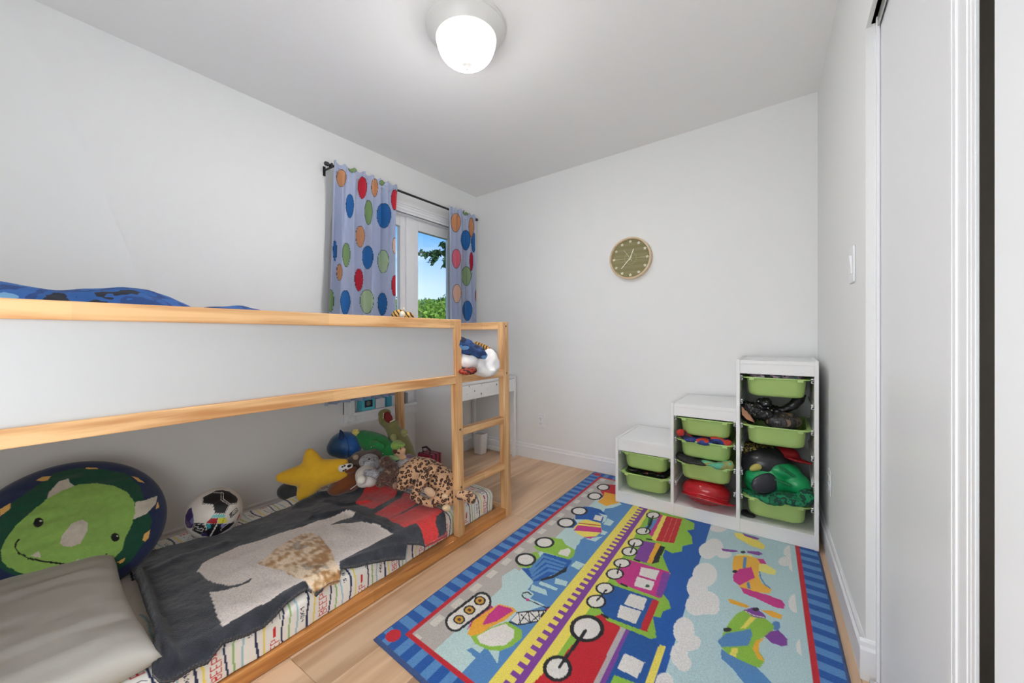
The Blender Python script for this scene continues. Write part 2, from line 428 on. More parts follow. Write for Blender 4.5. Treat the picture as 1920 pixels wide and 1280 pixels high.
# baseboards with a stepped top
def baseboard(name, p0, p1, nrm, h=.122, th=.015):
    m = MB(); d = Vector((p1[0] - p0[0], p1[1] - p0[1], 0)); n = Vector((nrm[0], nrm[1], 0)).normalized()
    prof = [(0, 0), (th, 0), (th, h - .03), (th * .55, h - .022), (th * .55, h - .008), (th * .2, h), (0, h)]
    a = [Vector((p0[0], p0[1], 0)) + n * q + Vector((0, 0, z)) for q, z in prof]; b = [p + d for p in a]; k = len(prof)
    m.add(a + b, [tuple(range(k)), tuple(range(k, 2 * k))[::-1]] + [(i, (i + 1) % k, k + (i + 1) % k, k + i) for i in range(k)])
    return m
struct(baseboard('b', (XL, YF), (XL, YB), (1, 0)).build('baseboard_left', M['trim']))
struct(baseboard('b', (XL, YB), (.15, YB), (0, -1)).build('baseboard_back', M['trim']))
m = baseboard('b', (xr(YB), YB), (xr(yc), yc), (-1, -.04)); m2 = baseboard('b', (xr(yc) - .015, yc), (.236, yc), (0, -1)); m.add(m2.v, m2.f)
struct(m.build('baseboard_right', M['trim']))

# ---------------- window
win = empty('window_1', (XL, 2.137, WZ0)); struct(win, 'white double sash window with rosette corner blocks, behind the printed curtains')
T = M['trim']
def casing(y0, y1, z0, z1, vert):
    m = MB(); m.box(XL, XL + .014, y0, y1, z0, z1)
    w_ = (y1 - y0) if vert else (z1 - z0)
    for a, b, d in ((.0, .18, .022), (.3, .4, .019), (.6, .7, .019), (.82, 1.0, .022)):
        if vert: m.box(XL + .001, XL + d, y0 + a * w_, y0 + b * w_, z0, z1)
        else: m.box(XL + .001, XL + d, y0, y1, z0 + a * w_, z0 + b * w_)
    return m.build('window_casing', T, win, .0015)
cw = .077
casing(WY0 - cw, WY0, WZ0, WZ1, True); casing(WY1, WY1 + cw, WZ0, WZ1, True); casing(WY0, WY1, WZ1, WZ1 + cw, False); casing(WY0, WY1, WZ0 - cw, WZ0, False)
for y in (WY0 - cw / 2, WY1 + cw / 2):
    for z in (WZ0 - cw / 2, WZ1 + cw / 2):
        b = bx('rosette_block', XL, XL + .026, y - .041, y + .041, z - .041, z + .041, T, win, .002)
        m = MB(); Mx = Matrix.Translation((XL + .026, y, z)) @ Matrix.Rotation(PI / 2, 4, 'Y')
        m.lathe([(.032, -.001), (.032, .003), (.029, .006), (.026, .003), (.023, .001), (.018, .001), (.015, .005), (.012, .002), (.007, .001), (.006, .006), (.001, .008)], 28, Mx)
        o = m.build('rosette', T, b, smooth=True)
bx('window_sill', XL - .05, XL + .034, WY0 - .01, WY1 + .01, WZ0 - .012, WZ0 + .006, T, win, .003)
m = MB(); m.box(XL - .12, XL, WY0 - .001, WY0 + .008, WZ0, WZ1); m.box(XL - .12, XL, WY1 - .008, WY1 + .001, WZ0, WZ1); m.box(XL - .12, XL, WY0, WY1, WZ1 - .008, WZ1 + .001)
m.build('window_jamb', T, win)
ZP0, ZP1 = .635, 1.94
def sash(y0, y1, py0, py1):
    m = MB(); x0, x1 = XL - .085, XL - .043
    m.box(x0, x1, y0, py0, WZ0, WZ1 - .005); m.box(x0, x1, py1, y1, WZ0, WZ1 - .005); m.box(x0, x1, py0, py1, WZ0, ZP0); m.box(x0, x1, py0, py1, ZP1, WZ1 - .005)
    s_ = m.build('window_sash', T, win, .004)
    g = bpy.data.materials.get('window_glass')
    if g is None:
        g = bpy.data.materials.new('window_glass'); g.use_nodes = True; t = g.node_tree; t.nodes.clear()
        o_ = N(t, 'ShaderNodeOutputMaterial'); tr = N(t, 'ShaderNodeBsdfTransparent'); gl = N(t, 'ShaderNodeBsdfGlossy'); gl.inputs['Roughness'].default_value = .02
        fr = N(t, 'ShaderNodeFresnel'); fr.inputs['IOR'].default_value = 1.3; mxs = N(t, 'ShaderNodeMixShader')
        t.links.new(fr.outputs[0], mxs.inputs[0]); t.links.new(tr.outputs[0], mxs.inputs[1]); t.links.new(gl.outputs[0], mxs.inputs[2]); t.links.new(mxs.outputs[0], o_.inputs[0])
    bx('window_pane', XL - .066, XL - .062, py0 - .003, py1 + .003, ZP0 - .003, ZP1 + .003, g, s_)
sash(WY0 + .008, 2.10, 1.66, 2.05); sash(2.187, WY1 - .008, 2.236, 2.600)
bx('window_mullion', XL - .10, XL - .03, 2.10, 2.187, WZ0, WZ1, T, win, .004)

# ---------------- closet: far sliding door, header track, casing, near door leaf
d1 = bx('door_1', .232, .262, .99, 1.652, .012, 2.06, M['trim']); struct(d1, 'flat white sliding closet door')
m = MB(); m.box(.226, .266, 1.636, 1.654, .012, 2.055); m.box(.222, .23, 1.60, 1.612, .012, 2.055); m.build('door_edge', M['trim'], d1, .002)
m = MB(); m.box(.206, .232, 1.585, 1.6, .0, .028); m.box(.206, .24, 1.59, 1.6, 0, .006); m.build('floor_guide', mat('guide_plastic', (200, 200, 200), .4), d1, .001)
m = MB(); m.box(.224, .228, .3, 1.63, 2.0, 2.035); m.box(.214, .25, .3, 1.63, 2.03, 2.035); struct(m.build('trim_1', mat('track_metal', (190, 190, 186), .3, metal=.6)), 'metal door track under the closet header')
m = MB(); m.box(.2045, .2075, .772, .885, 0, 2.06)
for a, b, d in ((.772, .779, .2030), (.790, .797, .2038), (.803, .83, .2034), (.843, .851, .2022), (.866, .872, .2036)): m.box(d, .206, a, b, 0, 2.06)
struct(m.build('trim_2', M['trim'], None, .0015), 'white ridged door casing beside the dark gap')
d2 = bx('door_2', .171, .212, .27, .606, .01, 2.10, M['trim'], None, .006, seg=3); struct(d2, 'white door edge at the far right of the photo')

# ---------------- switch and outlets
def plate(name, c, nrm, w, h, label, cat, kind):
    e_ = empty(name, c); tag(e_, label, cat); n = Vector(nrm).normalized(); a = Vector((-n.y, n.x, 0)); Mx = Matrix.Translation(c) @ Matrix((a, (0, 0, 1), n)).transposed().to_4x4()
    m = MB(); m.box(-w / 2, w / 2, -h / 2, h / 2, 0, .006, Mx); m.build('wall_plate', M['trim'], e_, .003)
    if kind == 'switch':
        m = MB(); m.prism([(-.032, .005), (-.032, .008), (.032, .014), (.032, .005)], -.016, .016, Mx @ Matrix(((0, 0, 1, 0), (1, 0, 0, 0), (0, 1, 0, 0), (0, 0, 0, 1)))); m.build('rocker', M['trim'], e_, .001)
    else:
        for s in (-1, 1):
            m = MB(); m.box(-.017, .017, s * .021 - .014, s * .021 + .014, .005, .009, Mx); f_ = m.build('socket_face', M['trim'], e_, .003)
            m = MB(); m.box(-.008, -.0055, s * .021 - .005, s * .021 + .006, .0085, .0094, Mx); m.box(.0055, .008, s * .021 - .004, s * .021 + .005, .0085, .0094, Mx); m.box(-.002, .002, s * .021 - .011, s * .021 - .007, .0085, .0094, Mx)
            m.build('socket_slot', M['black'], f_)
    return e_
plate('light_switch', Vector((xr(1.845) - .0005, 1.845, 1.322)), (-1, -.0414, 0), .085, .128, 'white rocker light switch on the right wall', 'light switch', 'switch')
plate('wall_outlet', at(1014.5, 788.5, y=YB - .0005), (0, -1, 0), .072, .117, 'white socket plate on the far wall beside the desk', 'outlet', 'o')
plate('wall_outlet', Vector((xr(2.41) - .0005, 2.395, .376)), (-1, -.0414, 0), .072, .117, 'white socket plate low on the right wall beside the tall storage tower', 'outlet', 'o')

# ---------------- ceiling lamp
lc = Vector((-1.184, 1.335, zc(-1.184) + .001)); lamp = empty('ceiling_lamp', lc); tag(lamp, 'round flush ceiling lamp with glowing white glass bowl', 'ceiling lamp')
tilt = Matrix.Translation(lc) @ Matrix.Rotation(-math.atan(.095 / 2.617), 4, 'Y') @ Matrix.Rotation(PI, 4, 'X')
m = MB(); m.lathe([(.178, 0), (.178, .008), (.172, .014), (.174, .02), (.166, .026), (.16, .03), (.146, .045), (.136, .06)], 64, tilt, cap=True)
m.build('lamp_pan', mat('lamp_white', (226, 225, 222), .4), lamp, smooth=True)
m = MB(); pr = [(.134 * math.cos(a) ** .8, .055 + .115 * math.sin(a)) for a in [i / 18 * PI / 2 * .985 for i in range(19)]]
m.lathe(pr, 64, tilt, cap=True)
gm = mat('lamp_glass', (255, 253, 248), .3, emis=(252, 250, 250), estr=LAMP_W); t = gm.node_tree     # glass glows most below the bulbs
tcn = N(t, 'ShaderNodeTexCoord'); sp_ = N(t, 'ShaderNodeSeparateXYZ'); mr = N(t, 'ShaderNodeMapRange'); t.links.new(tcn.outputs['Generated'], sp_.inputs[0]); t.links.new(sp_.outputs['Z'], mr.inputs[0])
mr.inputs['From Min'].default_value = .0; mr.inputs['From Max'].default_value = .5; mr.inputs['To Min'].default_value = LAMP_W; mr.inputs['To Max'].default_value = 1.8
t.links.new(mr.outputs[0], t.nodes['Principled BSDF'].inputs['Emission Strength']); m.build('lamp_bowl', gm, lamp, smooth=True)
m = MB(); m.lathe([(.022, .166), (.021, .172), (.012, .176), (.006, .18), (.006, .184), (.008, .188), (.006, .194), (.001, .196)], 24, tilt); m.build('finial', mat('lamp_finial', (205, 203, 198), .35, metal=.3), lamp, smooth=True)

# ---------------- clock
cc = Vector((-.953, YB, 1.645)); clk = empty('wall_clock', cc); tag(clk, 'round wooden wall clock with striped green pitch dial and white star markers', 'clock')
MC = Matrix.Translation(cc) @ Matrix.Rotation(PI / 2, 4, 'X')     # local z points at the room
m = MB(); m.lathe([(.155, 0), (.155, .04), (.150, .043), (.144, .043), (.142, .039), (.142, .02)], 72, MC); m.build('clock_case', wood('birch', 0, (226, 204, 170), (208, 182, 145)), clk, smooth=True)
V, Fc = [], []; n, k = 96, 60
rad = np.linspace(0, .1425, k); A = np.linspace(0, 2 * PI, n, endpoint=False)
X = (rad[None, :] * np.cos(A)[:, None]).ravel(); Z = (rad[None, :] * np.sin(A)[:, None]).ravel()
C = np.zeros((n * k, 3)); band = (np.floor((Z + .2) / .021) % 2)[:, None]; C[:] = np.array((132, 126, 86)) * band + np.array((142, 134, 98)) * (1 - band)
P2 = np.stack([X, Z], 1)
W_ = (225, 220, 190)
ringp = [(.044 * math.cos(a), .044 * math.sin(a)) for a in np.linspace(0, 2 * PI, 40)]
lay = [('s', (176, 170, 125), ringp, .003), ('s', (176, 170, 125), [(-.142, 0), (.142, 0)], .003)]
paint(P2, lay, C)
me = npmesh('clock_dial', np.stack([X, np.full(n * k, -.0), Z], 1), gridfaces(n, k, True)[:, ::-1]); setcol(me, C)
o = link('clock_dial', me, painted('clock_print', .6, 0, var=.03, sheen=0), clk, Vector((0, -.024, 0)))
for i in range(12):
    a = i * PI / 6; m = MB(); poly = []
    for j in range(10):
        r_ = .0125 if j % 2 == 0 else .0062; poly.append((.124 * math.sin(a) + r_ * math.sin(j * PI / 5), .124 * math.cos(a) + r_ * math.cos(j * PI / 5)))
    inner = [(.124 * math.sin(a) + (p[0] - .124 * math.sin(a)) * .4, .124 * math.cos(a) + (p[1] - .124 * math.cos(a)) * .4) for p in poly]
    vv = [Vector((x, y, z)) for z in (.0245, .0275) for x, y in poly + inner]; vv = [MC @ p for p in vv]; f_ = []
    for j in range(10):
        q = (j + 1) % 10
        f_ += [(20 + j, 20 + q, 30 + q, 30 + j), (j, q, 20 + q, 20 + j), (10 + j, 30 + j, 30 + q, 10 + q)]
    m.add(vv, f_); m.build('star_marker', mat('marker_white', (245, 242, 225), .5) if i == 0 else bpy.data.materials['marker_white'], clk)
def hand(name, a, l0, l1, w_, z):
    m = MB(); d = Vector((math.sin(a), math.cos(a), 0)); n_ = Vector((d.y, -d.x, 0)) * w_
    p = [d * -l0 - n_, d * l1 - n_, d * l1 + n_, d * -l0 + n_]; vv = [MC @ (q + Vector((0, 0, zz))) for zz in (z, z + .002) for q in p]
    m.add(vv, [(0, 1, 2, 3), (4, 5, 6, 7), (0, 1, 5, 4), (1, 2, 6, 5), (2, 3, 7, 6), (3, 0, 4, 7)]); m.build(name, bpy.data.materials['marker_white'], clk)
hand('hour_hand', math.radians(21), .015, .07, .0028, .029); hand('minute_hand', math.radians(222), .015, .098, .0026, .032); hand('second_hand', math.radians(-36), .025, .078, .0008, .035)
# ------------------------------------------------------------------ bunk bed
BX0, BX1, BY0, BY1 = -2.345, -1.355, -.153, 1.937
SH = .028
bed = empty('bunk_bed', (-1.85, .9, 0)); tag(bed, 'low pine bunk bed with white side panels and a two-rung ladder', 'bunk bed')
def sb(name, x0, x1, y0, y1, z0, z1, mt, bevel=.003, parent=bed):
    m = MB(); m.box(x0, x1, y0, y1, z0, z1); m.v = [(x, y - SH * z, z) for x, y, z in m.v]; return m.build(name, mt, parent, bevel)
PX, PY, PZ, PD = M['pineX'], M['pineY'], M['pineZ'], M['pineDark']
t_ = .045
# corner posts
for (x0, x1) in ((BX1 - .04, BX1), (BX0, BX0 + .04)):
    sb('post', x0, x1, BY1 - .055, BY1, 0, 1.15, PZ); sb('post', x0, x1, BY0, BY0 + .055, 0, 1.15, PZ)
sb('ladder_post', BX1 - .04, BX1 - .001, 1.478, 1.524, .05, 1.152, PZ)
# long rails
sb('top_rail', BX1 - .036, BX1 - .002, BY0 + .055, 1.478, 1.106, 1.15, PY)
sb('deck_rail', BX1 - .036, BX1 - .002, BY0 + .055, BY1 - .055, .829, .8715, PY)
sb('floor_rail', BX1 - .06, BX1, BY0 + .055, BY1 - .055, .002, .050, PD)
sb('side_panel', BX1 - .022, BX1 - .014, BY0 + .055, 1.478, .868, 1.108, M['panel'], 0)
sb('top_rail', BX0 + .002, BX0 + .036, BY0 + .055, BY1 - .055, 1.106, 1.15, PY)
sb('deck_rail', BX0 + .002, BX0 + .036, BY0 + .055, BY1 - .055, .829, .8715, PY)
sb('floor_rail', BX0, BX0 + .05, BY0 + .055, BY1 - .055, .002, .050, PD)
sb('side_panel', BX0 + .012, BX0 + .02, BY0 + .055, BY1 - .055, .868, 1.108, M['panel'], 0)
# ends
for y0, y1, yp in ((BY1 - .045, BY1 - .008, BY1 - .02), (BY0 + .008, BY0 + .045, BY0 + .02)):
    sb('end_rail', BX0 + .04, BX1 - .04, y0, y1, 1.106, 1.15, PX); sb('end_rail', BX0 + .04, BX1 - .04, y0, y1, .829, .8715, PX)
    sb('floor_end_rail', BX0 + .04, BX1 - .04, y0, y1, .002, .05, PX)
    sb('end_panel', BX0 + .04, BX1 - .04, yp - .008, yp, .868, 1.108, M['panel'], 0)
# ladder rungs
for z in (.594, .318):
    sb('rung', BX1 - .052, BX1 - .004, 1.522, BY1 - .052, z - .036, z, PY, .004)
# bolts
for y, z in ((1.501, .595), (1.501, .30), (BY1 - .027, 1.125), (BY1 - .027, .85)):
    m = MB(); m.lathe([(.006, 0), (.006, .003), (.003, .004)], 12, Matrix.Translation((BX1 - .001, y - SH * z, z)) @ Matrix.Rotation(PI / 2, 4, 'Y')); m.build('bolt', mat('bolt_steel', (120, 100, 80), .4, metal=.5) if 'bolt_steel' not in bpy.data.materials else bpy.data.materials['bolt_steel'], bed)
for y in np.arange(BY0 + .15, BY1 - .1, .17):
    sb('slat', BX0 + .036, BX1 - .036, y, y + .07, .836, .85, PX, 0)

# ------------------------------------------------------------------ printed mattress (rounded box, painted grid)
LET = {'B': [[(0, 0), (0, 1), (.7, .9), (.7, .6), (0, .52), (.8, .4), (.8, .08), (0, 0)]], 'E': [[(.8, 0), (0, 0), (0, 1), (.8, 1)], [(0, .5), (.6, .5)]],
       'P': [[(0, 0), (0, 1), (.8, .9), (.8, .55), (0, .45)]], 'V': [[(0, 1), (.4, 0), (.8, 1)]], 'R': [[(0, 0), (0, 1), (.8, .9), (.8, .6), (0, .5), (.8, 0)]],
       'O': [[(.4, 0), (0, .3), (0, .7), (.4, 1), (.8, .7), (.8, .3), (.4, 0)]], 'M': [[(0, 0), (0, 1), (.4, .45), (.8, 1), (.8, 0)]]}
def text_strokes(s, ox, oy, h, w, colr, lw, flip=1):
    """reads along +second axis; letters stand across the first axis"""
    o = []; y = oy
    for ch in s:
        for st_ in LET.get(ch, []): o.append(('s', colr, [(ox - q[1] * h * flip, y + q[0] * w * flip) for q in st_], lw))
        y += w * 1.1 * flip
    return o
NAVY, RED, GRN, LBL, YEL = (38, 48, 84), (205, 40, 45), (150, 190, 120), (165, 200, 208), (236, 216, 110)
def sheet_layers(y0, y1, wmin, wmax):
    L = []; per = .164; i0 = int(math.floor((y0 - .56) / per)) - 1; rs = random.Random(2)
    ws = np.arange(wmin - .02, wmax + .03, .008)
    for i in range(i0, int((y1 - .56) / per) + 2):
        b = .56 + i * per; ph = (i * 1.7) % 6.28
        def ln(off, c, wd, amp=.004, ph2=0, a=None, z=None):
            L.append(('s', c, [(b + off + amp * math.sin(w_ * 34 + ph + ph2), w_) for w_ in ws if (a is None or a <= w_ <= z)], wd))
        ln(.022, YEL, .0065, .003, 1); ln(.102, GRN, .006, .004, 2); ln(.126, LBL, .006, .004, 3)
        ln(0, NAVY, .0075, .005); ln(.080, NAVY, .006, .005, 1.3)
        w_ = wmin + (i % 2) * .05; k = 0
        while w_ < wmax:
            if k % 2 == 0:
                L += text_strokes('BEEP', b + .068, w_, .028, .017, RED, .0028); L.append(('s', RED, [(b + .052, w_ + .08), (b + .052, w_ + .105)], .009))
                L += text_strokes('VROOM', b + .15, w_ + .07, .012, .009, NAVY, .0018)
            else:
                L.append(('s', NAVY, [(b + .045, w_), (b + .045, w_ + .05), (b + .058, w_ + .05), (b + .07, w_ + .035), (b + .07, w_), (b + .045, w_)], .0016)); L.append(('s', (90, 120, 150), [(b + .06 + .006 * math.cos(a), w_ + .022 + .006 * math.sin(a)) for a in np.linspace(0, 6.28, 10)], .0016))
            w_ += .125 if k % 2 == 0 else .07; k += 1
    return L
def mtn(x, y): return n3(np.column_stack([x, y, x * 0 + .17]), 9) * .012
def mfo(y): return .048 * np.clip((1.75 - y) / 1.2, 0, 1)
MX0, MX1, MY0, MY1, MZ0, MZ1 = -2.292, -1.418, -.09, 1.862, .012, .17
def rbox_grid(x0, x1, y0, y1, z0, z1, r, step, faces='top front back farend near bottom'.split(), coarse=.05):
    """returns V, F (quads) for a rounded box made of face grids"""
    Vs, Fs = [], []; n = 0; cx = Vector
    def face(fn, la, lb, st_):
        nonlocal n
        na, nb = max(2, int(la / st_)), max(2, int(lb / st_)); a = np.linspace(0, 1, na + 1); b = np.linspace(0, 1, nb + 1)
        A, B = np.meshgrid(a, b, indexing='ij'); P = fn(A.ravel(), B.ravel()); Vs.append(P); Fs.append(gridfaces(na + 1, nb + 1) + n); n += len(P)
    dx, dy, dz = x1 - x0, y1 - y0, z1 - z0; o = np.ones_like
    face(lambda a, b: np.stack([x0 + a * dx, y0 + b * dy, o(a) * z1], 1), dx, dy, step)
    face(lambda a, b: np.stack([o(a) * x1, y0 + b * dy, z1 - a * dz], 1), dz, dy, step)
    face(lambda a, b: np.stack([o(a) * x0, y0 + b * dy, z0 + a * dz], 1), dz, dy, coarse)
    face(lambda a, b: np.stack([x0 + a * dx, o(a) * y1, z1 - b * dz], 1), dx, dz, step * 2)
    face(lambda a, b: np.stack([x0 + b * dx, o(a) * y0, z1 - a * dz], 1), dz, dx, coarse)
    face(lambda a, b: np.stack([x0 + a * dx, y1 - b * dy, o(a) * z0], 1), dx, dy, .1)
    V = np.concatenate(Vs); Q = np.stack([np.clip(V[:, 0], x0 + r, x1 - r), np.clip(V[:, 1], y0 + r, y1 - r), np.clip(V[:, 2], z0 + min(r, dz / 2 - .001), z1 - min(r, dz / 2 - .001))], 1)
    D = V - Q; ln_ = np.linalg.norm(D, axis=1, keepdims=True); out_ = np.where(ln_ > 1e-9, Q + D / np.maximum(ln_, 1e-9) * r, V)
    return V, out_, np.concatenate(Fs)
V0r, V, Fq = rbox_grid(MX0, MX1, MY0, MY1, MZ0, MZ1, .045, .003)
wcoord = np.where(V0r[:, 2] > MZ1 - 1e-4, MX1 - V0r[:, 0], -(MZ1 - V0r[:, 2]))
V = V.copy(); V[:, 2] += mtn(V[:, 0], V[:, 1]) * np.clip((V[:, 2] - .06) / .08, 0, 1); fx = np.clip((V[:, 0] + 1.55) / .1, 0, 1); V[:, 0] += n3(V, 14, 5) * .008 * fx + fx * mfo(V[:, 1]); V[:, 2] = np.where(V[:, 0] > BX1 - .064, np.maximum(V[:, 2], .053), V[:, 2])
C = np.full((len(V), 3), 236.0); C[:, 1] = 233; C[:, 2] = 226
vis = (wcoord < .30) | (V[:, 1] > 1.05) | (wcoord > .55)
P2 = np.stack([V0r[:, 1] + n3(V, 6, 3) * .01, wcoord], 1)
Cs = C[vis]; paint(P2[vis], sheet_layers(MY0, MY1, -.16, .9), Cs); C[vis] = Cs
me = npmesh('mattress', V, Fq); setcol(me, C); c = center(me)
mt_ = tag(link('mattress', me, painted('printed_sheet', .85, .25, 300, .02, 60), None, c), 'lower bunk mattress in a white sheet printed with wavy lines and BEEP lettering', 'mattress')
# upper mattress
V0r, V, Fq = rbox_grid(BX0 + .045, BX1 - .045, BY0 + .06, BY1 - .07, .852, .905, .025, .02)
me = npmesh('mattress', V, Fq); c = center(me); tag(link('mattress', me, mat('plain_sheet', (226, 224, 222), .85), None, c), 'thin white mattress on the upper bunk', 'mattress')

# ------------------------------------------------------------------ fleece blanket
OUT = [(248,1048),(284,1036),(341,1024.6),(382,1013),(433,998),(495,974),(540,955),(553,950),(567,939),(608,927),(634,920),(668,918.5),(701,915),(716,912.5),(735,917),(751.5,924.5),(780,934),(797,946),(835,963),(838,975),
       (797,997.5),(790,999),(763.5,1008),(760,1018),(730,1031),(703,1042),(668,1056),(640,1066),(637.6,1078),(614,1090),(593,1105),(575,1105),(556,1116),(537,1129),(516,1146),(495,1161),(458,1179),(418,1197),(390,1220),(359,1235),(326,1254),(300,1264),(284.5,1262),(284,1240),(290,1212),(278.6,1167),(267,1132),(258,1102),(244,1072)]
ZB = .178
def resample(poly, st_):
    o = []
    for a, b in zip(poly, poly[1:] + poly[:1]):
        a, b = np.array(a), np.array(b); k = max(1, int(np.linalg.norm(b - a) / st_)); o += [tuple(a + (b - a) * i / k) for i in range(k)]
    return o
bp = [tuple(at(u, v, z=ZB)[:2]) for u, v in OUT]; bp = resample(bp, .004)
bpa = np.array(bp); lo, hi = bpa.min(0), bpa.max(0); st_ = .0046
gx, gy = np.meshgrid(np.arange(lo[0], hi[0], st_), np.arange(lo[1], hi[1], st_), indexing='ij'); G = np.stack([gx.ravel(), gy.ravel()], 1)
G = G[inpoly(G, bp)]; 
# keep clear of the outline
keep = np.ones(len(G), bool)
for i in range(0, len(bpa), 1):
    q = np.nonzero((abs(G[:, 0] - bpa[i, 0]) < .003) & (abs(G[:, 1] - bpa[i, 1]) < .003))[0]; keep[q] = False
G = G[keep]
pts = [Vector(p) for p in bp] + [Vector(p) for p in G]
nb = len(bp)
r_ = delaunay_2d_cdt(pts, [], [list(range(nb))], 1, 1e-6)
bv = np.array([p[:] for p in r_[0]]); bf = np.array([f for f in r_[2] if len(f) == 3])
# distance to the outline for the rounded hem
def edist(P, B, chunk=4000):
    o = np.empty(len(P))
    for i in range(0, len(P), chunk): o[i:i + chunk] = np.sqrt(((P[i:i + chunk, None, :] - B[None, ::2, :]) ** 2).sum(2)).min(1)
    return o
ed = edist(bv, bpa)
z = MZ1 + mtn(bv[:, 0], bv[:, 1]) + .020; P3 = np.column_stack([bv, np.zeros(len(bv))])
z += (n3(P3 * [1, 1, 0], 5) + .3) * .014 + n3(P3, 17, 4) * .006 + n3(P3, 60, 4) * .002
def bump_line(pts_, h, w_):
    global z
    q = [np.array(at(u, v, z=ZB)[:2]) for u, v in pts_]; d = np.full(len(bv), 9.0)
    for a, b in zip(q[:-1], q[1:]):
        s_ = np.clip(((bv - a) @ (b - a)) / ((b - a) @ (b - a)), 0, 1); d = np.minimum(d, np.linalg.norm(bv - (a + s_[:, None] * (b - a)), axis=1))
    z = z + h * np.exp(-(d / w_) ** 2)
bump_line([(560, 955), (600, 935), (660, 925), (715, 920), (745, 932)], .022, .03)
bump_line([(585, 975), (650, 962), (700, 985), (730, 1000)], .015, .014)
bump_line([(610, 945), (640, 950), (690, 945)], .012, .012)
bump_line([(262, 1085), (282, 1140), (292, 1200), (290, 1250)], .03, .012)
bump_line([(300, 1180), (315, 1225), (330, 1240)], .018, .012)
bump_line([(295, 1075), (345, 1050), (420, 1025)], .008, .02)
bump_line([(760, 1012), (700, 1036), (650, 1056)], .006, .01)
z += np.where(ed < .012, -(1 - (ed / .012)) ** 2 * .003, 0)
# drape over the front edge of the mattress
ov = np.maximum(0, bv[:, 0] - (MX1 + mfo(bv[:, 1]) - .04)); z -= ov ** 2 * 9
TOP = np.column_stack([bv, z])
Cb = np.tile(np.array([[47, 50, 58]], float), (len(bv), 1)); Cb += (n3(TOP, 40)[:, None] * 26)
uvp = proj(np.column_stack([bv, np.full(len(bv), ZB)]))
def c5(*p): return [(240 + x / 3.37, 900 + y / 3.37) for x, y in p]
def c4(*p): return [(500 + x / 4.174, 740 + y / 4.174) for x, y in p]
PW, RD = (224, 214, 208), (206, 50, 48)
lay = [('p', PW, c5((435, 605), (470, 555), (560, 500), (700, 430), (850, 390), (1000, 340), (1200, 270), (1380, 215), (1440, 235), (1420, 245), (1330, 270), (1270, 295), (1360, 283), (1480, 280), (1570, 310), (1640, 350), (1675, 360), (1560, 420), (1440, 480), (1335, 535), (1340, 600), (1260, 645), (1150, 690), (1120, 665), (1060, 690), (1000, 715), (900, 790), (820, 830), (700, 890), (600, 948), (570, 900), (540, 820), (515, 742), (600, 730), (700, 705), (770, 670), (775, 655), (720, 685), (640, 705), (560, 690), (490, 655))),
       ('s', (60, 60, 70), c5((555, 692), (640, 706), (710, 695), (778, 655)), 2.5),
       ('p', RD, c4((690, 850), (760, 780), (830, 735), (900, 720), (970, 735), (1045, 775), (1000, 830), (900, 880), (830, 912), (760, 890), (700, 870))),
       ('p', RD, c4((840, 945), (940, 900), (1050, 835), (1080, 790), (1165, 820), (1210, 850), (1140, 900), (1060, 945), (960, 995), (900, 975))),
       ('p', RD, c4((950, 1000), (1070, 950), (1210, 880), (1300, 885), (1380, 920), (1330, 955), (1320, 985), (1350, 1005), (1280, 1060), (1240, 1075), (1215, 1050), (1170, 1030), (1080, 1065), (1010, 1030))),
       ('p', (203, 70, 66), c4((1370, 1000), (1410, 975), (1405, 985), (1250, 1075), (1240, 1070)))]
paint(uvp, lay, Cb)
fur = inpoly(uvp, c5((810, 560), (870, 520), (930, 460), (1020, 400), (1090, 355), (1160, 345), (1210, 375), (1245, 420), (1290, 480), (1310, 540), (1345, 590), (1330, 615), (1250, 650), (1170, 695), (1120, 665), (1000, 615), (960, 590), (870, 575)))
nf = n3(TOP * [1, .5, 1], 40, 2) + .8 * n3(TOP * [.4, 1, 1], 110, 6) + .35 * n3(TOP, 18, 9); f_ = np.clip(nf * 2.0 + .58, 0, 1)[:, None]
Cb[fur] = (np.array((170, 122, 70)) * (1 - f_) + np.array((236, 214, 186)) * f_)[fur]
paint(uvp, [('e', (128, 92, 58), c5((1075, 440))[0] + (14, 6, -15)), ('e', (205, 186, 168), c5((1190, 390))[0] + (12, 9, 20))], Cb[:0]) if False else None
dk = ((uvp[:, 0] - 559) / 15) ** 2 + ((uvp[:, 1] - 1031) / 8) ** 2 + n3(TOP, 50) * 3 < .8; Cb[dk & fur] = Cb[dk & fur] * .78
dk = ((uvp[:, 0] - 585) / 34) ** 2 + ((uvp[:, 1] - 1078) / 9) ** 2 + n3(TOP, 45) * 4 < .8; Cb[dk & fur] = Cb[dk & fur] * .82
nt_ = len(bv); BOT = TOP.copy(); BOT[:, 2] -= .009
rim = np.array([(i, (i + 1) % nb) for i in range(nb)])
# cdt may reorder: map outline points
orig = r_[3]; idx = np.full(len(pts), -1)
for i, l in enumerate(orig):
    for q in l: idx[q] = i
rim = np.array([(idx[i], idx[(i + 1) % nb]) for i in range(nb)])
F3 = np.concatenate([bf, bf[:, ::-1] + nt_, np.column_stack([rim[:, 1], rim[:, 0], rim[:, 0] + nt_]), np.column_stack([rim[:, 1], rim[:, 0] + nt_, rim[:, 1] + nt_])])
me = npmesh('fleece_blanket', np.concatenate([TOP, BOT]), F3); setcol(me, np.concatenate([Cb, Cb])); c = center(me, True)
tag(link('fleece_blanket', me, painted('fleece', .95, .7, 260, .14, 130, .3, .004), None, c), 'dark grey fleece blanket with red patches and pale furry print on the lower bunk', 'blanket')

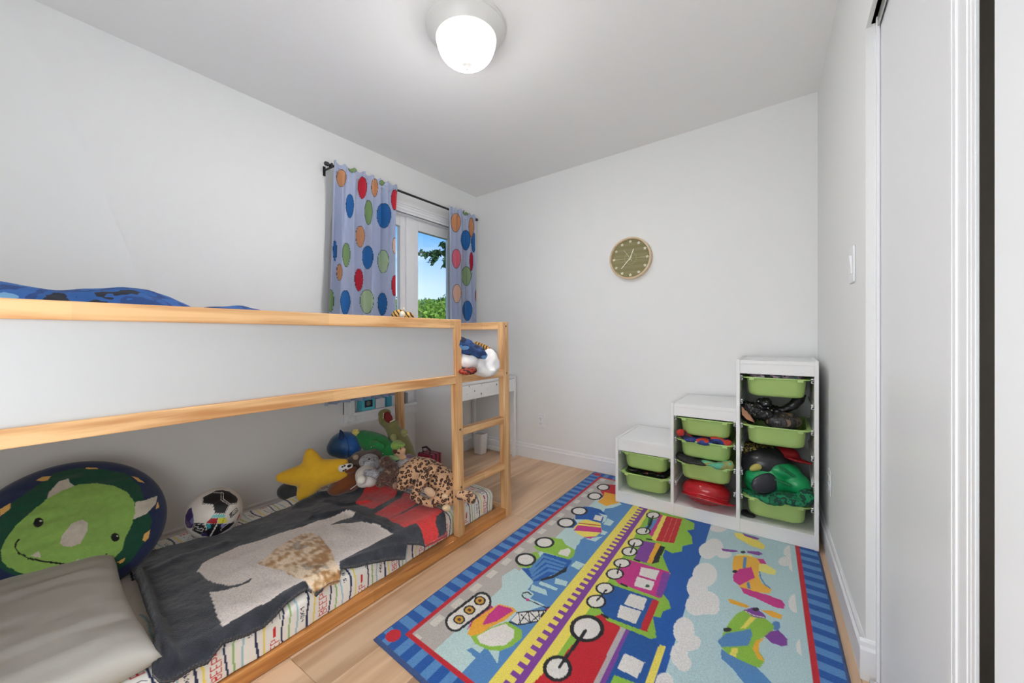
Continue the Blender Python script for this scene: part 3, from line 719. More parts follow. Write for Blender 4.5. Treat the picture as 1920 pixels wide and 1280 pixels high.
# ------------------------------------------------------------------ grey pillow
me_p = []
def cushion(name, cx, cy, cz, lx, ly, lz, rot, mt, n=70, wr=.004, sq=.35, fn=None, paintfn=None, seed=0):
    """pillow: two bulged sheets; local x,y the plan, z thickness"""
    a = np.linspace(-1, 1, n); A, B = np.meshgrid(a, a, indexing='ij'); A = A.ravel(); B = B.ravel()
    prof = np.clip((1 - A ** 4) * (1 - B ** 4), 0, 1) ** sq
    pinch = 1 - .06 * (1 - A ** 2) * B ** 2; pinch2 = 1 - .06 * (1 - B ** 2) * A ** 2
    P = np.stack([A * lx / 2 * pinch2, B * ly / 2 * pinch, prof * lz / 2], 1)
    Pt = P.copy(); Pt[:, 2] += (n3(P * [1, 1, 0] + seed, 7) * 4 + n3(P * [3, .6, 0] + seed, 9) * 3 + n3(P * [1, 1, 0] + seed, 22) * 1.2) * wr * prof
    Pb = P.copy(); Pb[:, 2] *= -1
    V = np.concatenate([Pt, Pb]); Fq = gridfaces(n, n); Fq = np.concatenate([Fq, Fq[:, ::-1] + n * n])
    Rm = np.array(Euler(rot).to_matrix()); V = V @ Rm.T + [cx, cy, cz]
    if fn is not None: V = fn(V)
    me = npmesh(name, V, Fq)
    if paintfn is not None: setcol(me, paintfn(V))
    bm = bmesh.new(); bm.from_mesh(me); bmesh.ops.remove_doubles(bm, verts=bm.verts, dist=.0003); bm.to_mesh(me); bm.free()
    me.polygons.foreach_set('use_smooth', [True] * len(me.polygons)); c = center(me, True); return link(name, me, mt, None, c)
o = cushion('pillow', -1.765, .01, .226, .74, .68, .125, (0, math.radians(3), math.radians(-3)), mat('grey_cotton', (182, 180, 173), .85, .15, 500, .03, 5), wr=.0038, sq=.32)
tag(o, 'soft grey cotton pillow at the near end of the lower bunk', 'pillow')

# ------------------------------------------------------------------ round dinosaur cushion leaning on the wall
def c3(*p): return [(x / 2.977, 850 + y / 2.977) for x, y in p]
DG, NV, LG, BG_, OR = (18, 74, 54), (28, 42, 78), (140, 180, 88), (200, 192, 178), (222, 176, 98)
def dino(V):
    C = np.tile(np.array([NV], float), (len(V), 1)); P = proj(V)
    L = [('p', DG, c3((60, 280), (190, 190), (300, 110), (440, 80), (560, 85), (700, 110), (780, 150), (850, 220), (890, 290), (875, 350), (840, 440), (790, 520), (730, 600), (620, 680), (400, 760), (200, 780), (60, 740), (0, 700), (-20, 560), (-10, 380))),
         ('p', NV, c3((0, 640), (80, 680), (210, 690), (400, 700), (400, 800), (0, 800))), ('p', NV, c3((700, 110), (930, 240), (930, 500), (780, 640), (740, 600), (800, 520), (850, 380), (820, 300), (780, 180))),
         ('p', OR, c3((200, 150), (235, 130), (285, 125), (265, 150), (230, 155))), ('p', OR, c3((0, 310), (60, 275), (55, 310), (0, 350))), ('p', OR, c3((735, 125), (770, 135), (810, 165), (770, 155))),
         ('p', OR, c3((868, 310), (880, 265), (890, 300))), ('p', OR, c3((795, 485), (805, 450), (838, 425), (830, 470), (810, 492))), ('p', OR, c3((655, 605), (700, 580), (690, 605), (670, 615))), ('p', OR, c3((480, 78), (545, 78), (545, 86), (480, 86))),
         ('p', BG_, c3((262, 258), (270, 220), (330, 155), (385, 138), (388, 160), (418, 182), (350, 205), (290, 245))), ('p', BG_, c3((755, 270), (810, 260), (880, 235), (870, 280), (820, 335), (745, 368), (752, 320))),
         ('p', LG, c3((10, 600), (5, 540), (30, 480), (90, 400), (180, 320), (260, 255), (350, 205), (440, 172), (540, 165), (640, 180), (710, 215), (750, 270), (755, 330), (735, 400), (700, 470), (680, 540), (620, 600), (540, 640), (400, 670), (210, 685), (110, 665), (40, 630))),
         ('p', BG_, c3((335, 500), (345, 460), (400, 390), (460, 368), (490, 385), (488, 430), (450, 500), (400, 520), (355, 518))),
         ('e', (15, 15, 15), c3((213, 384))[0] + (10, 8.5, -35)), ('e', (15, 15, 15), c3((643, 467))[0] + (8, 8, -40)), ('e', (230, 230, 220), c3((228, 376))[0] + (1.8, 1.5)), ('e', (230, 230, 220), c3((655, 460))[0] + (1.6, 1.4)),
         ('p', BG_, c3((170, 572), (215, 545), (225, 560), (225, 582))), ('p', BG_, c3((405, 607), (440, 585), (445, 612))),
         ('s', (18, 22, 20), c3((105, 480), (88, 500), (85, 525), (105, 555), (160, 585), (240, 600), (320, 612), (400, 622)), 3.6), ('s', (18, 22, 20), c3((557, 592), (580, 578), (595, 560)), 2.4)]
    return paint(P, L, C)
def disc(name, M4, r, th, mt, paintfn, nr=150, na=420, sag=None):
    rad = np.sin(np.linspace(0, PI / 2, nr)); A = np.linspace(0, 2 * PI, na, endpoint=False)
    R_, A_ = np.meshgrid(rad, A, indexing='xy'); R_ = R_.ravel(); A_ = A_.ravel()      # na x nr
    zz = th / 2 * np.sqrt(np.clip(1 - R_ ** 3.2, 0, 1)); P = np.stack([R_ * r * np.cos(A_), R_ * r * np.sin(A_), zz], 1)
    P[:, 2] += (n3(P * [1, 1, 0], 10) * .014 + n3(P * [1, 3, 0], 12, 3) * .01) * (1 - R_ ** 4)
    Pb = P.copy(); Pb[:, 2] = -zz * .7; V = np.concatenate([P, Pb]); Fq = gridfaces(na, nr, True); Fq = np.concatenate([Fq, Fq[:, ::-1] + na * nr])
    Mx = np.array(M4); V = V @ Mx[:3, :3].T + Mx[:3, 3]
    me = npmesh(name, V, Fq); setcol(me, paintfn(V)); c = center(me, True); return link(name, me, mt, None, c)
# plane: x axis along the bed, y axis up the lean
lean = math.radians(50)
ax = Vector((0, 1, 0)); ay = Vector((-math.cos(lean), 0, math.sin(lean))); az = ax.cross(ay); 
DC = Vector((-2.16, .268, .362))
M4 = Matrix.Translation(DC) @ Matrix((ax, ay, az)).transposed().to_4x4()
dm = painted('velour', .8, .4, 300, .08, 60, .3)
o = disc('dinosaur_cushion', M4, .262, .13, dm, dino); tag(o, 'large round cushion with a smiling green horned dinosaur face leaning on the wall', 'cushion')
# ------------------------------------------------------------------ printed rug
NL, FL_, FR, NR = np.array((-1.19, .855)), np.array((-1.236, 2.887)), np.array((.118, 2.86)), np.array((.193, .80))
NR = np.array((.192, .74))
RW, RL = 1.36, 2.03
ns, ntt = int(RW / .0031), int(RL / .0031)
S_, T_ = np.meshgrid(np.linspace(0, 1, ns), np.linspace(0, 1, ntt), indexing='ij'); S_ = S_.ravel(); T_ = T_.ravel()
XY = ((NL * (1 - S_)[:, None] + NR * S_[:, None]) * (1 - T_)[:, None] + (FL_ * (1 - S_)[:, None] + FR * S_[:, None]) * T_[:, None])
SS, TT = S_ * RW, T_ * RL
def cr_(o, s): return lambda *p: [(o[0] + x / s, o[1] + y / s) for x, y in p]
rA, rB, rC, rD = cr_((700, 880), 3.2), cr_((960, 880), 3.2), cr_((1240, 920), 3.555), cr_((940, 1060), 5.819)
YE, LI, BB, PU, MG, RE, CY, GR, MBL, ORG, BK, WH = (232, 215, 96), (138, 186, 62), (24, 86, 164), (124, 62, 150), (194, 48, 130), (188, 28, 40), (184, 210, 208), (178, 171, 165), (80, 132, 186), (230, 168, 48), (24, 26, 30), (222, 218, 212)
C = np.zeros((len(SS), 3)); C[:] = GR
ST = np.stack([SS, TT], 1)
# zones along the width
C[SS > .215] = CY; C[(SS > .35)] = MBL
C[SS > .577] = BB; C[SS > .878] = (176, 204, 208)
for i in range(18):
    t0 = .055 + i * .1135; m_ = (SS > .112) & (SS < .142) & (TT > t0) & (TT < t0 + .056); C[m_] = (205, 202, 192)
mb = (230, 224, 216)
lay = [('p', MBL, rA((560, 1080), (590, 1068), (745, 1165), (900, 960), (1010, 990), (740, 1285), (500, 1290), (620, 1262), (645, 1215), (600, 1190), (625, 1160), (655, 1165))),
 ('p', CY, rA((690, 1080), (757, 1085), (747, 1168))),
 ('p', CY, rB((640, 190), (665, 215), (640, 235), (600, 225), (600, 250), (560, 240), (540, 262), (500, 250), (560, 215))),
 ('p', MBL, rB((725, 222), (655, 210), (610, 228), (560, 235), (545, 262), (540, 380), (520, 420), (440, 405), (395, 430), (360, 560), (230, 650), (130, 672), (95, 720), (150, 760), (210, 810), (215, 850), (180, 900), (60, 920), (100, 980), (350, 700))),
 ('p', CY, rB((-60, 640), (20, 590), (125, 672), (110, 700), (60, 735), (100, 770), (200, 815), (60, 860), (-60, 840))),
 ('p', CY, rB((385, 545), (440, 568), (400, 600), (352, 578))), ('p', CY, rB((575, 292), (612, 310), (590, 338), (548, 328))), ('p', CY, rB((540, 362), (577, 374), (555, 392), (530, 388))),
 ('p', CY, rB((262, 650), (335, 672), (325, 700), (255, 684))), ('p', CY, rB((170, 668), (278, 714), (266, 728), (160, 688))), ('p', CY, rB((120, 690), (205, 722), (212, 757), (110, 722))),
 ('p', CY, rB((350, 430), (400, 405), (410, 432), (395, 455), (360, 450))), ('p', CY, rB((440, 415), (545, 400), (500, 432))),
 ('p', CY, rA((1190, 425), (1235, 440), (1225, 455), (1180, 445)))]
def wheel(cr, x, y, rx, ry, k=.74, hub=None):
    (u, v), = cr((x, y)); s = 3.2
    o = [('e', BK, (u, v, rx / s, ry / s)), ('e', WH, (u, v, rx * k / s, ry * k / s))]
    return o
# tipper trucks
lay += [('p', RE, rB((560, 88), (640, 92), (640, 150), (590, 146), (560, 140), (545, 165), (520, 185), (545, 150), (530, 130))), ('p', ORG, rB((555, 135), (650, 155), (640, 200), (565, 220), (515, 195), (548, 165)))]
lay += wheel(rB, 548, 106, 40, 20) + wheel(rB, 497, 160, 46, 23)
lay += [('p', BB, rB((430, 222), (480, 226), (530, 240), (572, 275), (562, 308), (520, 320), (460, 300), (380, 300), (380, 270))), ('p', CY, rB((520, 262), (572, 275), (562, 310), (540, 320), (550, 285))), ('p', WH, rB((500, 272), (545, 280), (532, 310), (488, 300))),
 ('p', BB, rB((370, 295), (398, 330), (370, 352), (300, 348), (290, 338))), ('p', YE, rB((400, 318), (440, 300), (530, 320), (540, 370), (505, 400), (440, 410), (385, 380), (368, 350))), ('p', MG, rB((395, 335), (535, 348), (538, 378), (368, 366))), ('s', RE, rB((400, 322), (530, 336)), 1.6), ('p', MG, rB((430, 405), (500, 400), (470, 415)))]
lay += wheel(rB, 404, 250, 51, 26) + wheel(rB, 324, 320, 55, 30)
lay += [('p', LI, rB((215, 405), (300, 418), (322, 450), (382, 485), (368, 522), (335, 542), (250, 512), (150, 484), (130, 460))), ('p', WH, rB((290, 484), (340, 470), (354, 488), (335, 522), (275, 506))),
 ('p', LI, rB((28, 572), (60, 588), (110, 592), (155, 570), (172, 530), (150, 490), (120, 500))), ('p', BB, rB((190, 498), (362, 545), (332, 590), (160, 668), (130, 672), (55, 592), (120, 590), (165, 550)))]
for q in range(4): lay.append(('p', MBL, rB((100 + q * 5, 600 + q * 18), (180 + q * 14, 530 + q * 28 - 20), (330 - q * 10, 560 + q * 18), (320 - q * 10, 570 + q * 18), (190 + q * 8, 545 + q * 28 - 18), (112 + q * 5, 612 + q * 18))))
lay += [('p', BK, rB((332, 580), (326, 612), (300, 622), (250, 650), (165, 672), (178, 655), (250, 632)))]
lay += wheel(rB, 195, 438, 60, 33) + wheel(rB, 82, 540, 64, 40)
# crane
lay += [('p', MG, rA((560, 960), (620, 860), (700, 805), (720, 825), (640, 900))), ('s', BK, rA((490, 912), (650, 792)), 37), ('s', WH, rA((490, 912), (650, 792)), 28)]
for x, y in ((515, 898), (577, 841), (639, 786)): lay += [('e', BK, rA((x, y))[0] + (11.2, 8.8)), ('e', (200, 150, 50), rA((x, y))[0] + (8, 6.4)), ('e', (90, 45, 30), rA((x, y))[0] + (3.6, 2.8))]
lay += [('p', LI, rA((585, 1000), (680, 955), (800, 912), (892, 965), (892, 1012), (830, 1062), (760, 1088), (690, 1082), (610, 1042))), ('p', WH, rA((620, 1000), (700, 955), (790, 925), (846, 960), (842, 1012), (790, 1055), (700, 1060), (640, 1040))),
 ('p', ORG, rA((562, 985), (600, 905), (680, 850), (755, 806), (838, 828), (858, 850), (790, 905), (700, 945), (640, 985), (585, 998))), ('p', MG, rA((655, 925), (690, 868), (750, 812), (825, 832), (838, 848), (740, 910), (668, 930))),
 ('p', WH, rA((825, 905), (870, 855), (1040, 850), (1045, 895), (870, 932))), ('s', BK, rA((860, 858), (940, 850), (1050, 846)), 2.6), ('s', BK, rA((815, 915), (870, 933), (1050, 900)), 2.6)]
for a in ((870, 858, 885, 930), (870, 930, 925, 855), (930, 852, 940, 920), (885, 870, 935, 915), (940, 855, 990, 910), (990, 852, 1000, 908), (1000, 870, 945, 915), (1020, 850, 1030, 900)): lay.append(('s', BK, rA((a[0], a[1]), (a[2], a[3])), 1.8))
lay += [('e', BK, rA((1030, 880))[0] + (9, 7)), ('e', BK, rA((1058, 846))[0] + (9, 7)), ('e', MG, rA((1058, 846))[0] + (6.3, 4.8)), ('s', BK, rA((1040, 832), (935, 785)), 1.8), ('s', BK, rA((925, 780), (900, 768), (892, 752), (902, 740), (925, 736), (948, 750)), 2.2), ('e', MG, rA((926, 782))[0] + (3.4, 2.8))]
P2 = proj(np.column_stack([XY, np.full(len(XY), .011)]))
paint(P2, lay, C)
# the railway
m_ = (SS > .44) & (SS < .577); C[m_] = YE
C[(SS > .507) & (SS < .531)] = PU
m_ = (SS > .478) & (SS < .51) & (((TT + .012 + .0 * SS) % .0402) < .019); C[m_] = PU
L2 = [('p', LI, rB((830, 235), (1020, 285), (1095, 322), (1092, 358), (1050, 365), (1078, 400), (1084, 445), (1022, 460), (1020, 492), (960, 502), (918, 480), (905, 520), (932, 590), (950, 625), (900, 735), (942, 790), (952, 832), (905, 850), (892, 886), (845, 880), (862, 970), (860, 1004), (832, 1018), (590, 920), (440, 1100), (300, 1150), (180, 1290), (150, 1290), (350, 1000), (590, 650))),
 ('p', (30, 110, 60), rB((820, 290), (850, 285), (830, 345), (805, 360))),
 ('p', MBL, rB((850, 300), (892, 285), (832, 392), (795, 345))), ('p', MG, rB((890, 268), (910, 274), (842, 400), (822, 388))), ('p', YE, rB((905, 273), (930, 280), (866, 430), (836, 412))), ('p', RE, rB((928, 278), (1022, 296), (972, 442), (864, 426))),
 ('s', (205, 120, 90), rB((962, 290), (905, 430)), 1), ('s', (205, 120, 90), rB((992, 292), (938, 436)), 1),
 ('p', PU, rB((780, 425), (862, 440), (812, 560), (730, 540))), ('p', ORG, rB((865, 438), (895, 448), (838, 566), (808, 556))), ('p', BK, rB((888, 455), (922, 466), (905, 500), (890, 520), (880, 555), (836, 566))),
 ('p', MG, rB((700, 538), (948, 615), (880, 782), (640, 685), (600, 640))), ('p', WH, rB((775, 584), (886, 606), (862, 662), (762, 632))), ('p', WH, rB((750, 640), (856, 672), (836, 726), (732, 696))), ('p', PU, rB((905, 612), (950, 626), (900, 770), (862, 752))),
 ('e', (60, 90, 70), rB((812, 697))[0] + (4, 3)),
 ('s', LI, rB((690, 705), (890, 782)), 4.5), ('p', (24, 82, 150), rB((600, 690), (872, 782), (775, 982), (570, 892), (500, 800))), ('p', WH, rB((710, 742), (810, 772), (786, 846), (672, 808))), ('p', WH, rB((650, 812), (774, 850), (742, 926), (630, 884))), ('p', RE, rB((842, 776), (882, 790), (806, 986), (764, 968))),
 ('p', RE, rB((480, 885), (535, 868), (655, 945), (490, 1290), (120, 1290), (300, 1110), (420, 1000))), ('p', (178, 172, 172), rB((650, 943), (682, 955), (520, 1290), (486, 1290))), ('p', PU, rB((682, 955), (704, 962), (560, 1290), (520, 1290))), ('p', (24, 82, 150), rB((704, 962), (872, 1030), (800, 1290), (560, 1290))),
 ('p', WH, rB((678, 1100), (798, 1156), (750, 1252), (630, 1190))), ('p', YE, rB((885, 1048), (922, 1060), (848, 1290), (792, 1290))), ('p', LI, rB((616, 1232), (770, 1290), (590, 1290))), ('s', LI, rB((575, 898), (700, 945), (855, 1000)), 6.5),
 ('p', LI, rB((330, 1060), (370, 1040), (300, 1130), (275, 1120))), ('s', BK, rB((540, 870), (575, 890)), 4), ('s', BK, rB((655, 685), (690, 700)), 3), ('s', BK, rB((732, 538), (765, 548)), 3), ('s', BK, rB((808, 415), (838, 420)), 2.4),
 ('s', BK, rB((847, 275), (832, 330)), 3), ('s', BK, rB((832, 330), (800, 370)), 3)]
for x, y, rx, ry in ((847, 272, 43, 21), (787, 368, 46, 23), (742, 437, 48, 26), (705, 490, 49, 29), (660, 560, 53, 29), (617, 625, 55, 34), (557, 712, 57, 36), (505, 792, 61, 42)): L2 += wheel(rB, x, y, rx, ry, .78)
L2 += wheel(rB, 450, 955, 104, 82, .76) + wheel(rB, 273, 1195, 88, 80, .74)
for a, b, w_ in (((847, 280), (803, 372), 3.2), ((735, 440), (712, 495), 3.2), ((650, 568), (632, 620), 3.2), ((565, 722), (510, 785), 3.4), ((440, 970), (285, 1185), 6.5)): L2.append(('s', BK, rB(a, b), w_))
CL = (224, 222, 220)
for x, y, rx, ry in ((380, 250, 55, 25), (350, 375, 62, 58), (310, 400, 60, 55), (420, 425, 48, 26), (290, 560, 82, 80), (240, 640, 70, 80), (300, 745, 88, 78), (240, 760, 80, 70), (345, 785, 42, 40), (150, 930, 70, 90), (190, 1010, 75, 55), (150, 1150, 52, 52), (120, 1090, 60, 80), (20, 1270, 60, 60),
  (870, 405, 55, 45), (825, 470, 45, 32), (910, 500, 60, 50), (960, 430, 50, 90), (965, 640, 55, 60), (905, 750, 58, 65), (975, 790, 60, 100), (955, 1040, 58, 62), (1010, 1130, 55, 90)): L2.append(('e', CL, rC((x, y))[0] + (rx / 3.555, ry / 3.555)))
L2 += [('p', YE, rC((485, 278), (540, 284), (640, 325), (692, 365), (682, 390), (610, 372), (500, 310))), ('p', PU, rC((540, 282), (657, 316), (640, 327), (555, 300))),
 ('p', PU, rC((400, 384), (500, 395), (512, 405), (478, 409), (408, 400))), ('p', PU, rC((570, 400), (650, 404), (677, 420), (650, 431), (575, 413))), ('p', (230, 226, 150), rC((500, 422), (600, 425), (612, 442), (500, 437))),
 ('p', (232, 176, 60), rC((485, 435), (560, 430), (640, 448), (690, 505), (645, 560), (672, 620), (737, 655), (722, 686), (630, 675), (520, 640), (482, 570), (474, 500))), ('p', MBL, rC((550, 440), (572, 445), (562, 515), (540, 515))), ('p', MG, rC((478, 560), (520, 522), (600, 508), (624, 580), (560, 612), (520, 632), (480, 600))), ('p', MBL, rC((568, 612), (586, 610), (596, 655), (575, 650))),
 ('p', (228, 220, 120), rC((652, 488), (700, 490), (767, 532), (757, 562), (700, 552), (650, 535))), ('p', MG, rC((638, 450), (682, 455), (702, 490), (660, 482))), ('p', MG, rC((525, 640), (560, 652), (690, 690), (800, 728), (824, 758), (815, 787), (765, 780), (620, 712), (550, 685))), ('e', BK, rC((490, 538))[0] + (4.5, 3)), ('s', MBL, rC((655, 540), (662, 580), (690, 625), (725, 650)), 2.4), ('e', BK, rC((545, 408))[0] + (4.8, 2.3)),
 ('p', ORG, rC((443, 720), (475, 724), (592, 770), (570, 782), (458, 748))), ('p', ORG, rC((660, 794), (740, 800), (808, 832), (800, 856), (740, 842))), ('e', MBL, rC((765, 900))[0] + (8, 8.5)),
 ('p', LI, rC((500, 820), (550, 795), (690, 848), (752, 900), (735, 960), (660, 985), (632, 1040), (692, 1130), (660, 1178), (580, 1168), (440, 1092), (400, 1040), (410, 950), (450, 880))), ('p', PU, rC((548, 795), (620, 775), (692, 828), (697, 852), (620, 842))), ('s', WH, rC((560, 802), (620, 832), (690, 846)), 1.2), ('e', BK, rC((630, 790))[0] + (6, 3.6)),
 ('p', YE, rC((592, 840), (634, 845), (562, 918), (526, 918))), ('p', MBL, rC((374, 1000), (430, 950), (602, 920), (602, 970), (580, 1032), (400, 1040))), ('p', PU, rC((688, 970), (730, 935), (782, 930), (842, 990), (842, 1032), (800, 1037), (730, 1012))), ('p', ORG, rC((608, 1050), (628, 1000), (692, 978), (655, 1015), (652, 1080), (692, 1140), (645, 1120))),
 ('p', YE, rC((465, 1050), (510, 1045), (500, 1112), (458, 1090))), ('p', MBL, rC((398, 1050), (450, 1090), (640, 1180), (745, 1290), (560, 1290), (470, 1180), (398, 1115))), ('e', BK, rC((440, 925))[0] + (8, 4.4))]
inn = SS < 1.24
Ci = C[inn]; paint(P2[inn], L2, Ci); C[inn] = Ci
# border last
bw, rl = .098, .02
ds = np.minimum(np.minimum(SS, RW - SS), np.minimum(TT, RL - TT)); m_ = ds < bw
along = np.where((np.minimum(SS, RW - SS) <= np.minimum(TT, RL - TT)), TT, SS)
hv = ((along % .070) < .035)
C[m_ & hv] = (28, 84, 158); C[m_ & ~hv] = (84, 136, 190); C[ds < .012] = (62, 84, 130)
C[(ds >= bw - rl) & (ds < bw)] = (188, 30, 42)
for cx_, cy_ in ((.05, .05), (.05, RL - .05), (RW - .05, .05), (RW - .05, RL - .05)): C[(SS - cx_) ** 2 + (TT - cy_) ** 2 < .028 ** 2] = (192, 30, 44)
zr = np.where(ds < .006, .004, .0105) + n3(np.column_stack([XY, XY[:, 0] * 0]), 3) * .003 + .0005
V = np.column_stack([XY, zr]); Fq = gridfaces(ns, ntt)
# underside skirt
bi = np.concatenate([np.arange(ntt), np.arange(1, ns) * ntt + ntt - 1, (ns - 1) * ntt + np.arange(ntt - 2, -1, -1), np.arange(ns - 2, 0, -1) * ntt])
VB = V[bi].copy(); VB[:, 2] = .0005; n0 = len(V); k = len(bi)
sk = np.stack([bi, n0 + np.arange(k), n0 + (np.arange(k) + 1) % k, np.roll(bi, -1)], 1)
me = npmesh('rug', np.concatenate([V, VB]), np.concatenate([Fq[:, ::-1], sk])); setcol(me, np.concatenate([C, C[bi]])); c = center(me, True)
tag(link('rug', me, painted('rug_pile', .95, .8, 420, .16, 260, .15, .004, .1), None, c), 'colourful play rug printed with trucks, a train and aeroplanes inside a striped blue border', 'rug')
# ------------------------------------------------------------------ stepped storage unit with bins
ZR = .0125; W = M['white']
st_u = empty('storage_unit', (-.38, 2.67, ZR)); tag(st_u, 'white stepped three-tower storage unit holding green bins', 'storage unit')
y0, y1 = 2.44, 2.905; th = .018
TW = [(-.897, -.562, .418), (-.562, -.2245, .677), (-.2245, .130, .943)]
bx('side_panel', -.897, -.879, y0, y1, ZR, .418, W, st_u, .0015); bx('side_panel', -.562, -.544, y0, y1, ZR, .677, W, st_u, .0015)
bx('side_panel', -.2245, -.2065, y0, y1, ZR, .943, W, st_u, .0015); bx('side_panel', .112, .130, y0, y1, ZR, .943, W, st_u, .0015)
INN = [(-.879, -.562), (-.544, -.2245), (-.2065, .112)]
for (a, b), (q, r_, zt) in zip(INN, TW):
    bx('top_panel', a, b, y0 + .004, y1, zt - .024, zt - .004, W, st_u, .0015)
    bx('header', a, b, y0 + .006, y0 + .022, zt - .076, zt - .024, W, st_u, .001)
    bx('back_panel', a, b, y1 - .006, y1, .07, zt - .024, M['panel'], st_u)
    bx('bottom_shelf', a, b, y0 + .003, y1 - .006, .068, .084, W, st_u, .001)
    bx('plinth', a, b, y0 + .005, y0 + .02, ZR, .068, W, st_u, .001)
    n_ = 0
    for i in range(6):
        z = .2075 + i * .1278
        if z > zt - .07: break
        for s, xx in ((1, a), (-1, b)):
            m = MB(); m.box(min(xx, xx + s * .010), max(xx, xx + s * .010), y0 + .008, y1 - .02, z - .012, z - .006); m.box(min(xx, xx + s * .003), max(xx, xx + s * .003), y0 + .008, y1 - .02, z - .006, z + .006)
            m.box(min(xx, xx + s * .012), max(xx, xx + s * .012), y0 + .008, y0 + .02, z - .014, z - .004); m.box(min(xx, xx + s * .012), max(xx, xx + s * .012), y0 + .008, y0 + .013, z + .004, z + .009); m.box(min(xx, xx + s * .004), max(xx, xx + s * .004), y0 + .008, y0 + .013, z - .006, z + .008)
            o = m.build('bin_rail', M['trim'], st_u)
        n_ += 1
def rrect(w, d, r, n=7, bulge=0):
    p = []
    for cx, cy, a0 in ((w / 2 - r, d / 2 - r, 0), (-w / 2 + r, d / 2 - r, 90), (-w / 2 + r, -d / 2 + r, 180), (w / 2 - r, -d / 2 + r, 270)):
        for i in range(n): a = math.radians(a0 + 90 * i / (n - 1)); p.append([cx + r * math.cos(a), cy + r * math.sin(a)])
    for q in p:
        if q[1] < 0: q[1] -= bulge * (1 - (2 * q[0] / w) ** 2)
    return p
def bin_mesh():
    m = MB(); secs = [(.218, .37, .045, -.098), (.238, .39, .05, -.092), (.246, .40, .05, -.08), (.258, .412, .045, -.010), (.262, .415, .045, -.006), (.262, .418, .045, -.004), (.296, .432, .03, -.004), (.300, .434, .03, -.001), (.298, .432, .03, .002), (.262, .412, .045, .002), (.254, .402, .045, -.010), (.240, .39, .05, -.088), (.216, .36, .05, -.093)]
    rings = []
    for w, d, r, z in secs:
        p = rrect(w, d, r, 9, .006); rings.append([(x, y, z) for x, y in p])
    n = len(rings[0]); v = [q for r in rings for q in r]; f = []
    for j in range(len(rings) - 1):
        for i in range(n): a, b = j * n + i, j * n + (i + 1) % n; f.append((a, b, b + n, a + n))
    f.append(tuple(range(n))[::-1]); f.append(tuple(range((len(rings) - 1) * n, len(rings) * n))); m.add(v, f); return m
GRN_ = mat('green_plastic', (166, 196, 116), .38, var=.02, vscale=3, spec=.5)
bproto = [None]
def bin_(x, z, label, dy=0, dz=0):
    if bproto[0] is None:
        e_ = empty('storage_bin', (0, 0, 0)); b = bin_mesh().build('tub', GRN_, None, smooth=True); b.parent = e_
        for s in (-1, 1):
            m = MB(); m.box(s * .105 - .012, s * .105 + .012, -.2185, -.2105, -.014, -.003); t_ = m.build('lip_tab', GRN_, None, .001); t_.parent = e_
        bproto[0] = e_; o = e_
    else:
        o = bproto[0].copy(); col.objects.link(o)
        for ch in bproto[0].children: c_ = ch.copy(); col.objects.link(c_); c_.parent = o
    tag(o, label, 'storage bin', 'green bins in the stepped storage unit'); o.location = (x, 2.662 + dy, z); return o
xs = [(a + b) / 2 for a, b in INN]
bin_(xs[0], .336, 'upper green bin in the lowest left tower of the white unit'); bin_(xs[0], .206, 'lower green bin in the lowest left tower, black clothes on top')
bin_(xs[1], .592, 'top green bin in the middle tower of the white unit'); bin_(xs[1], .464, 'middle green bin in the middle tower, red and blue cloth on top'); bin_(xs[1], .336, 'bottom green bin in the middle tower, above the red helmet')
bin_(xs[2], .848, 'highest green bin, under the top of the tall right tower'); bin_(xs[2], .592, 'green bin in the tall right tower with black boots and hat on top'); bin_(xs[2], .209, 'lowest green bin in the tall right tower, green helmet on top')
# contents
def thing_blob(name, label, cat, ells, mt, group=None, **k):
    o = blob(name, ells, mt, **k); tag(o, label, cat, group); return o
blackg = mat('black_vinyl', (22, 21, 24), .22, .8, 60, bdist=.006); blackm = mat('black_felt', (30, 29, 31), .7, .4, 200)
def Y(u, v, y, ru, rv, rd, ang=0):
    t = y / ray(u)[1]; return E(u, v, t, ru, rv, rd, ang)
camo_m = bpy.data.materials.new('folded_print'); camo_m.use_nodes = True
def colornoise(m, cols, scale=9, detail=2, rough=.85, axis=(1, 1, 1), bump=0, sheen=0):
    t = m.node_tree; p = t.nodes['Principled BSDF']; tcn = N(t, 'ShaderNodeTexCoord'); mpn = N(t, 'ShaderNodeMapping'); mpn.inputs['Scale'].default_value = axis
    n = N(t, 'ShaderNodeTexNoise'); n.inputs['Scale'].default_value = scale; n.inputs['Detail'].default_value = detail; t.links.new(tcn.outputs['Object'], mpn.inputs[0]); t.links.new(mpn.outputs[0], n.inputs['Vector'])
    r = N(t, 'ShaderNodeValToRGB'); r.color_ramp.interpolation = 'CONSTANT'; el = r.color_ramp.elements; k = len(cols)
    for i, c_ in enumerate(cols):
        pos = .32 + .36 * i / k
        e_ = el[i] if i < 2 else el.new(pos)
        e_.position = pos if i else 0; e_.color = (*srgb(c_), 1)
    t.links.new(n.outputs['Fac'], r.inputs[0]); t.links.new(r.outputs[0], p.inputs['Base Color']); p.inputs['Roughness'].default_value = rough; p.inputs['Sheen Weight'].default_value = sheen
    if bump:
        b = N(t, 'ShaderNodeBump'); b.inputs['Strength'].default_value = bump; b.inputs['Distance'].default_value = .004; t.links.new(n.outputs['Fac'], b.inputs['Height']); t.links.new(b.outputs[0], p.inputs['Normal'])
    return m
def cn(name, cols, **k):
    m = bpy.data.materials.new(name); m.use_nodes = True; return colornoise(m, cols, **k)
colornoise(camo_m, [(60, 62, 68), (176, 150, 170), (120, 118, 124), (70, 110, 110)], 16)
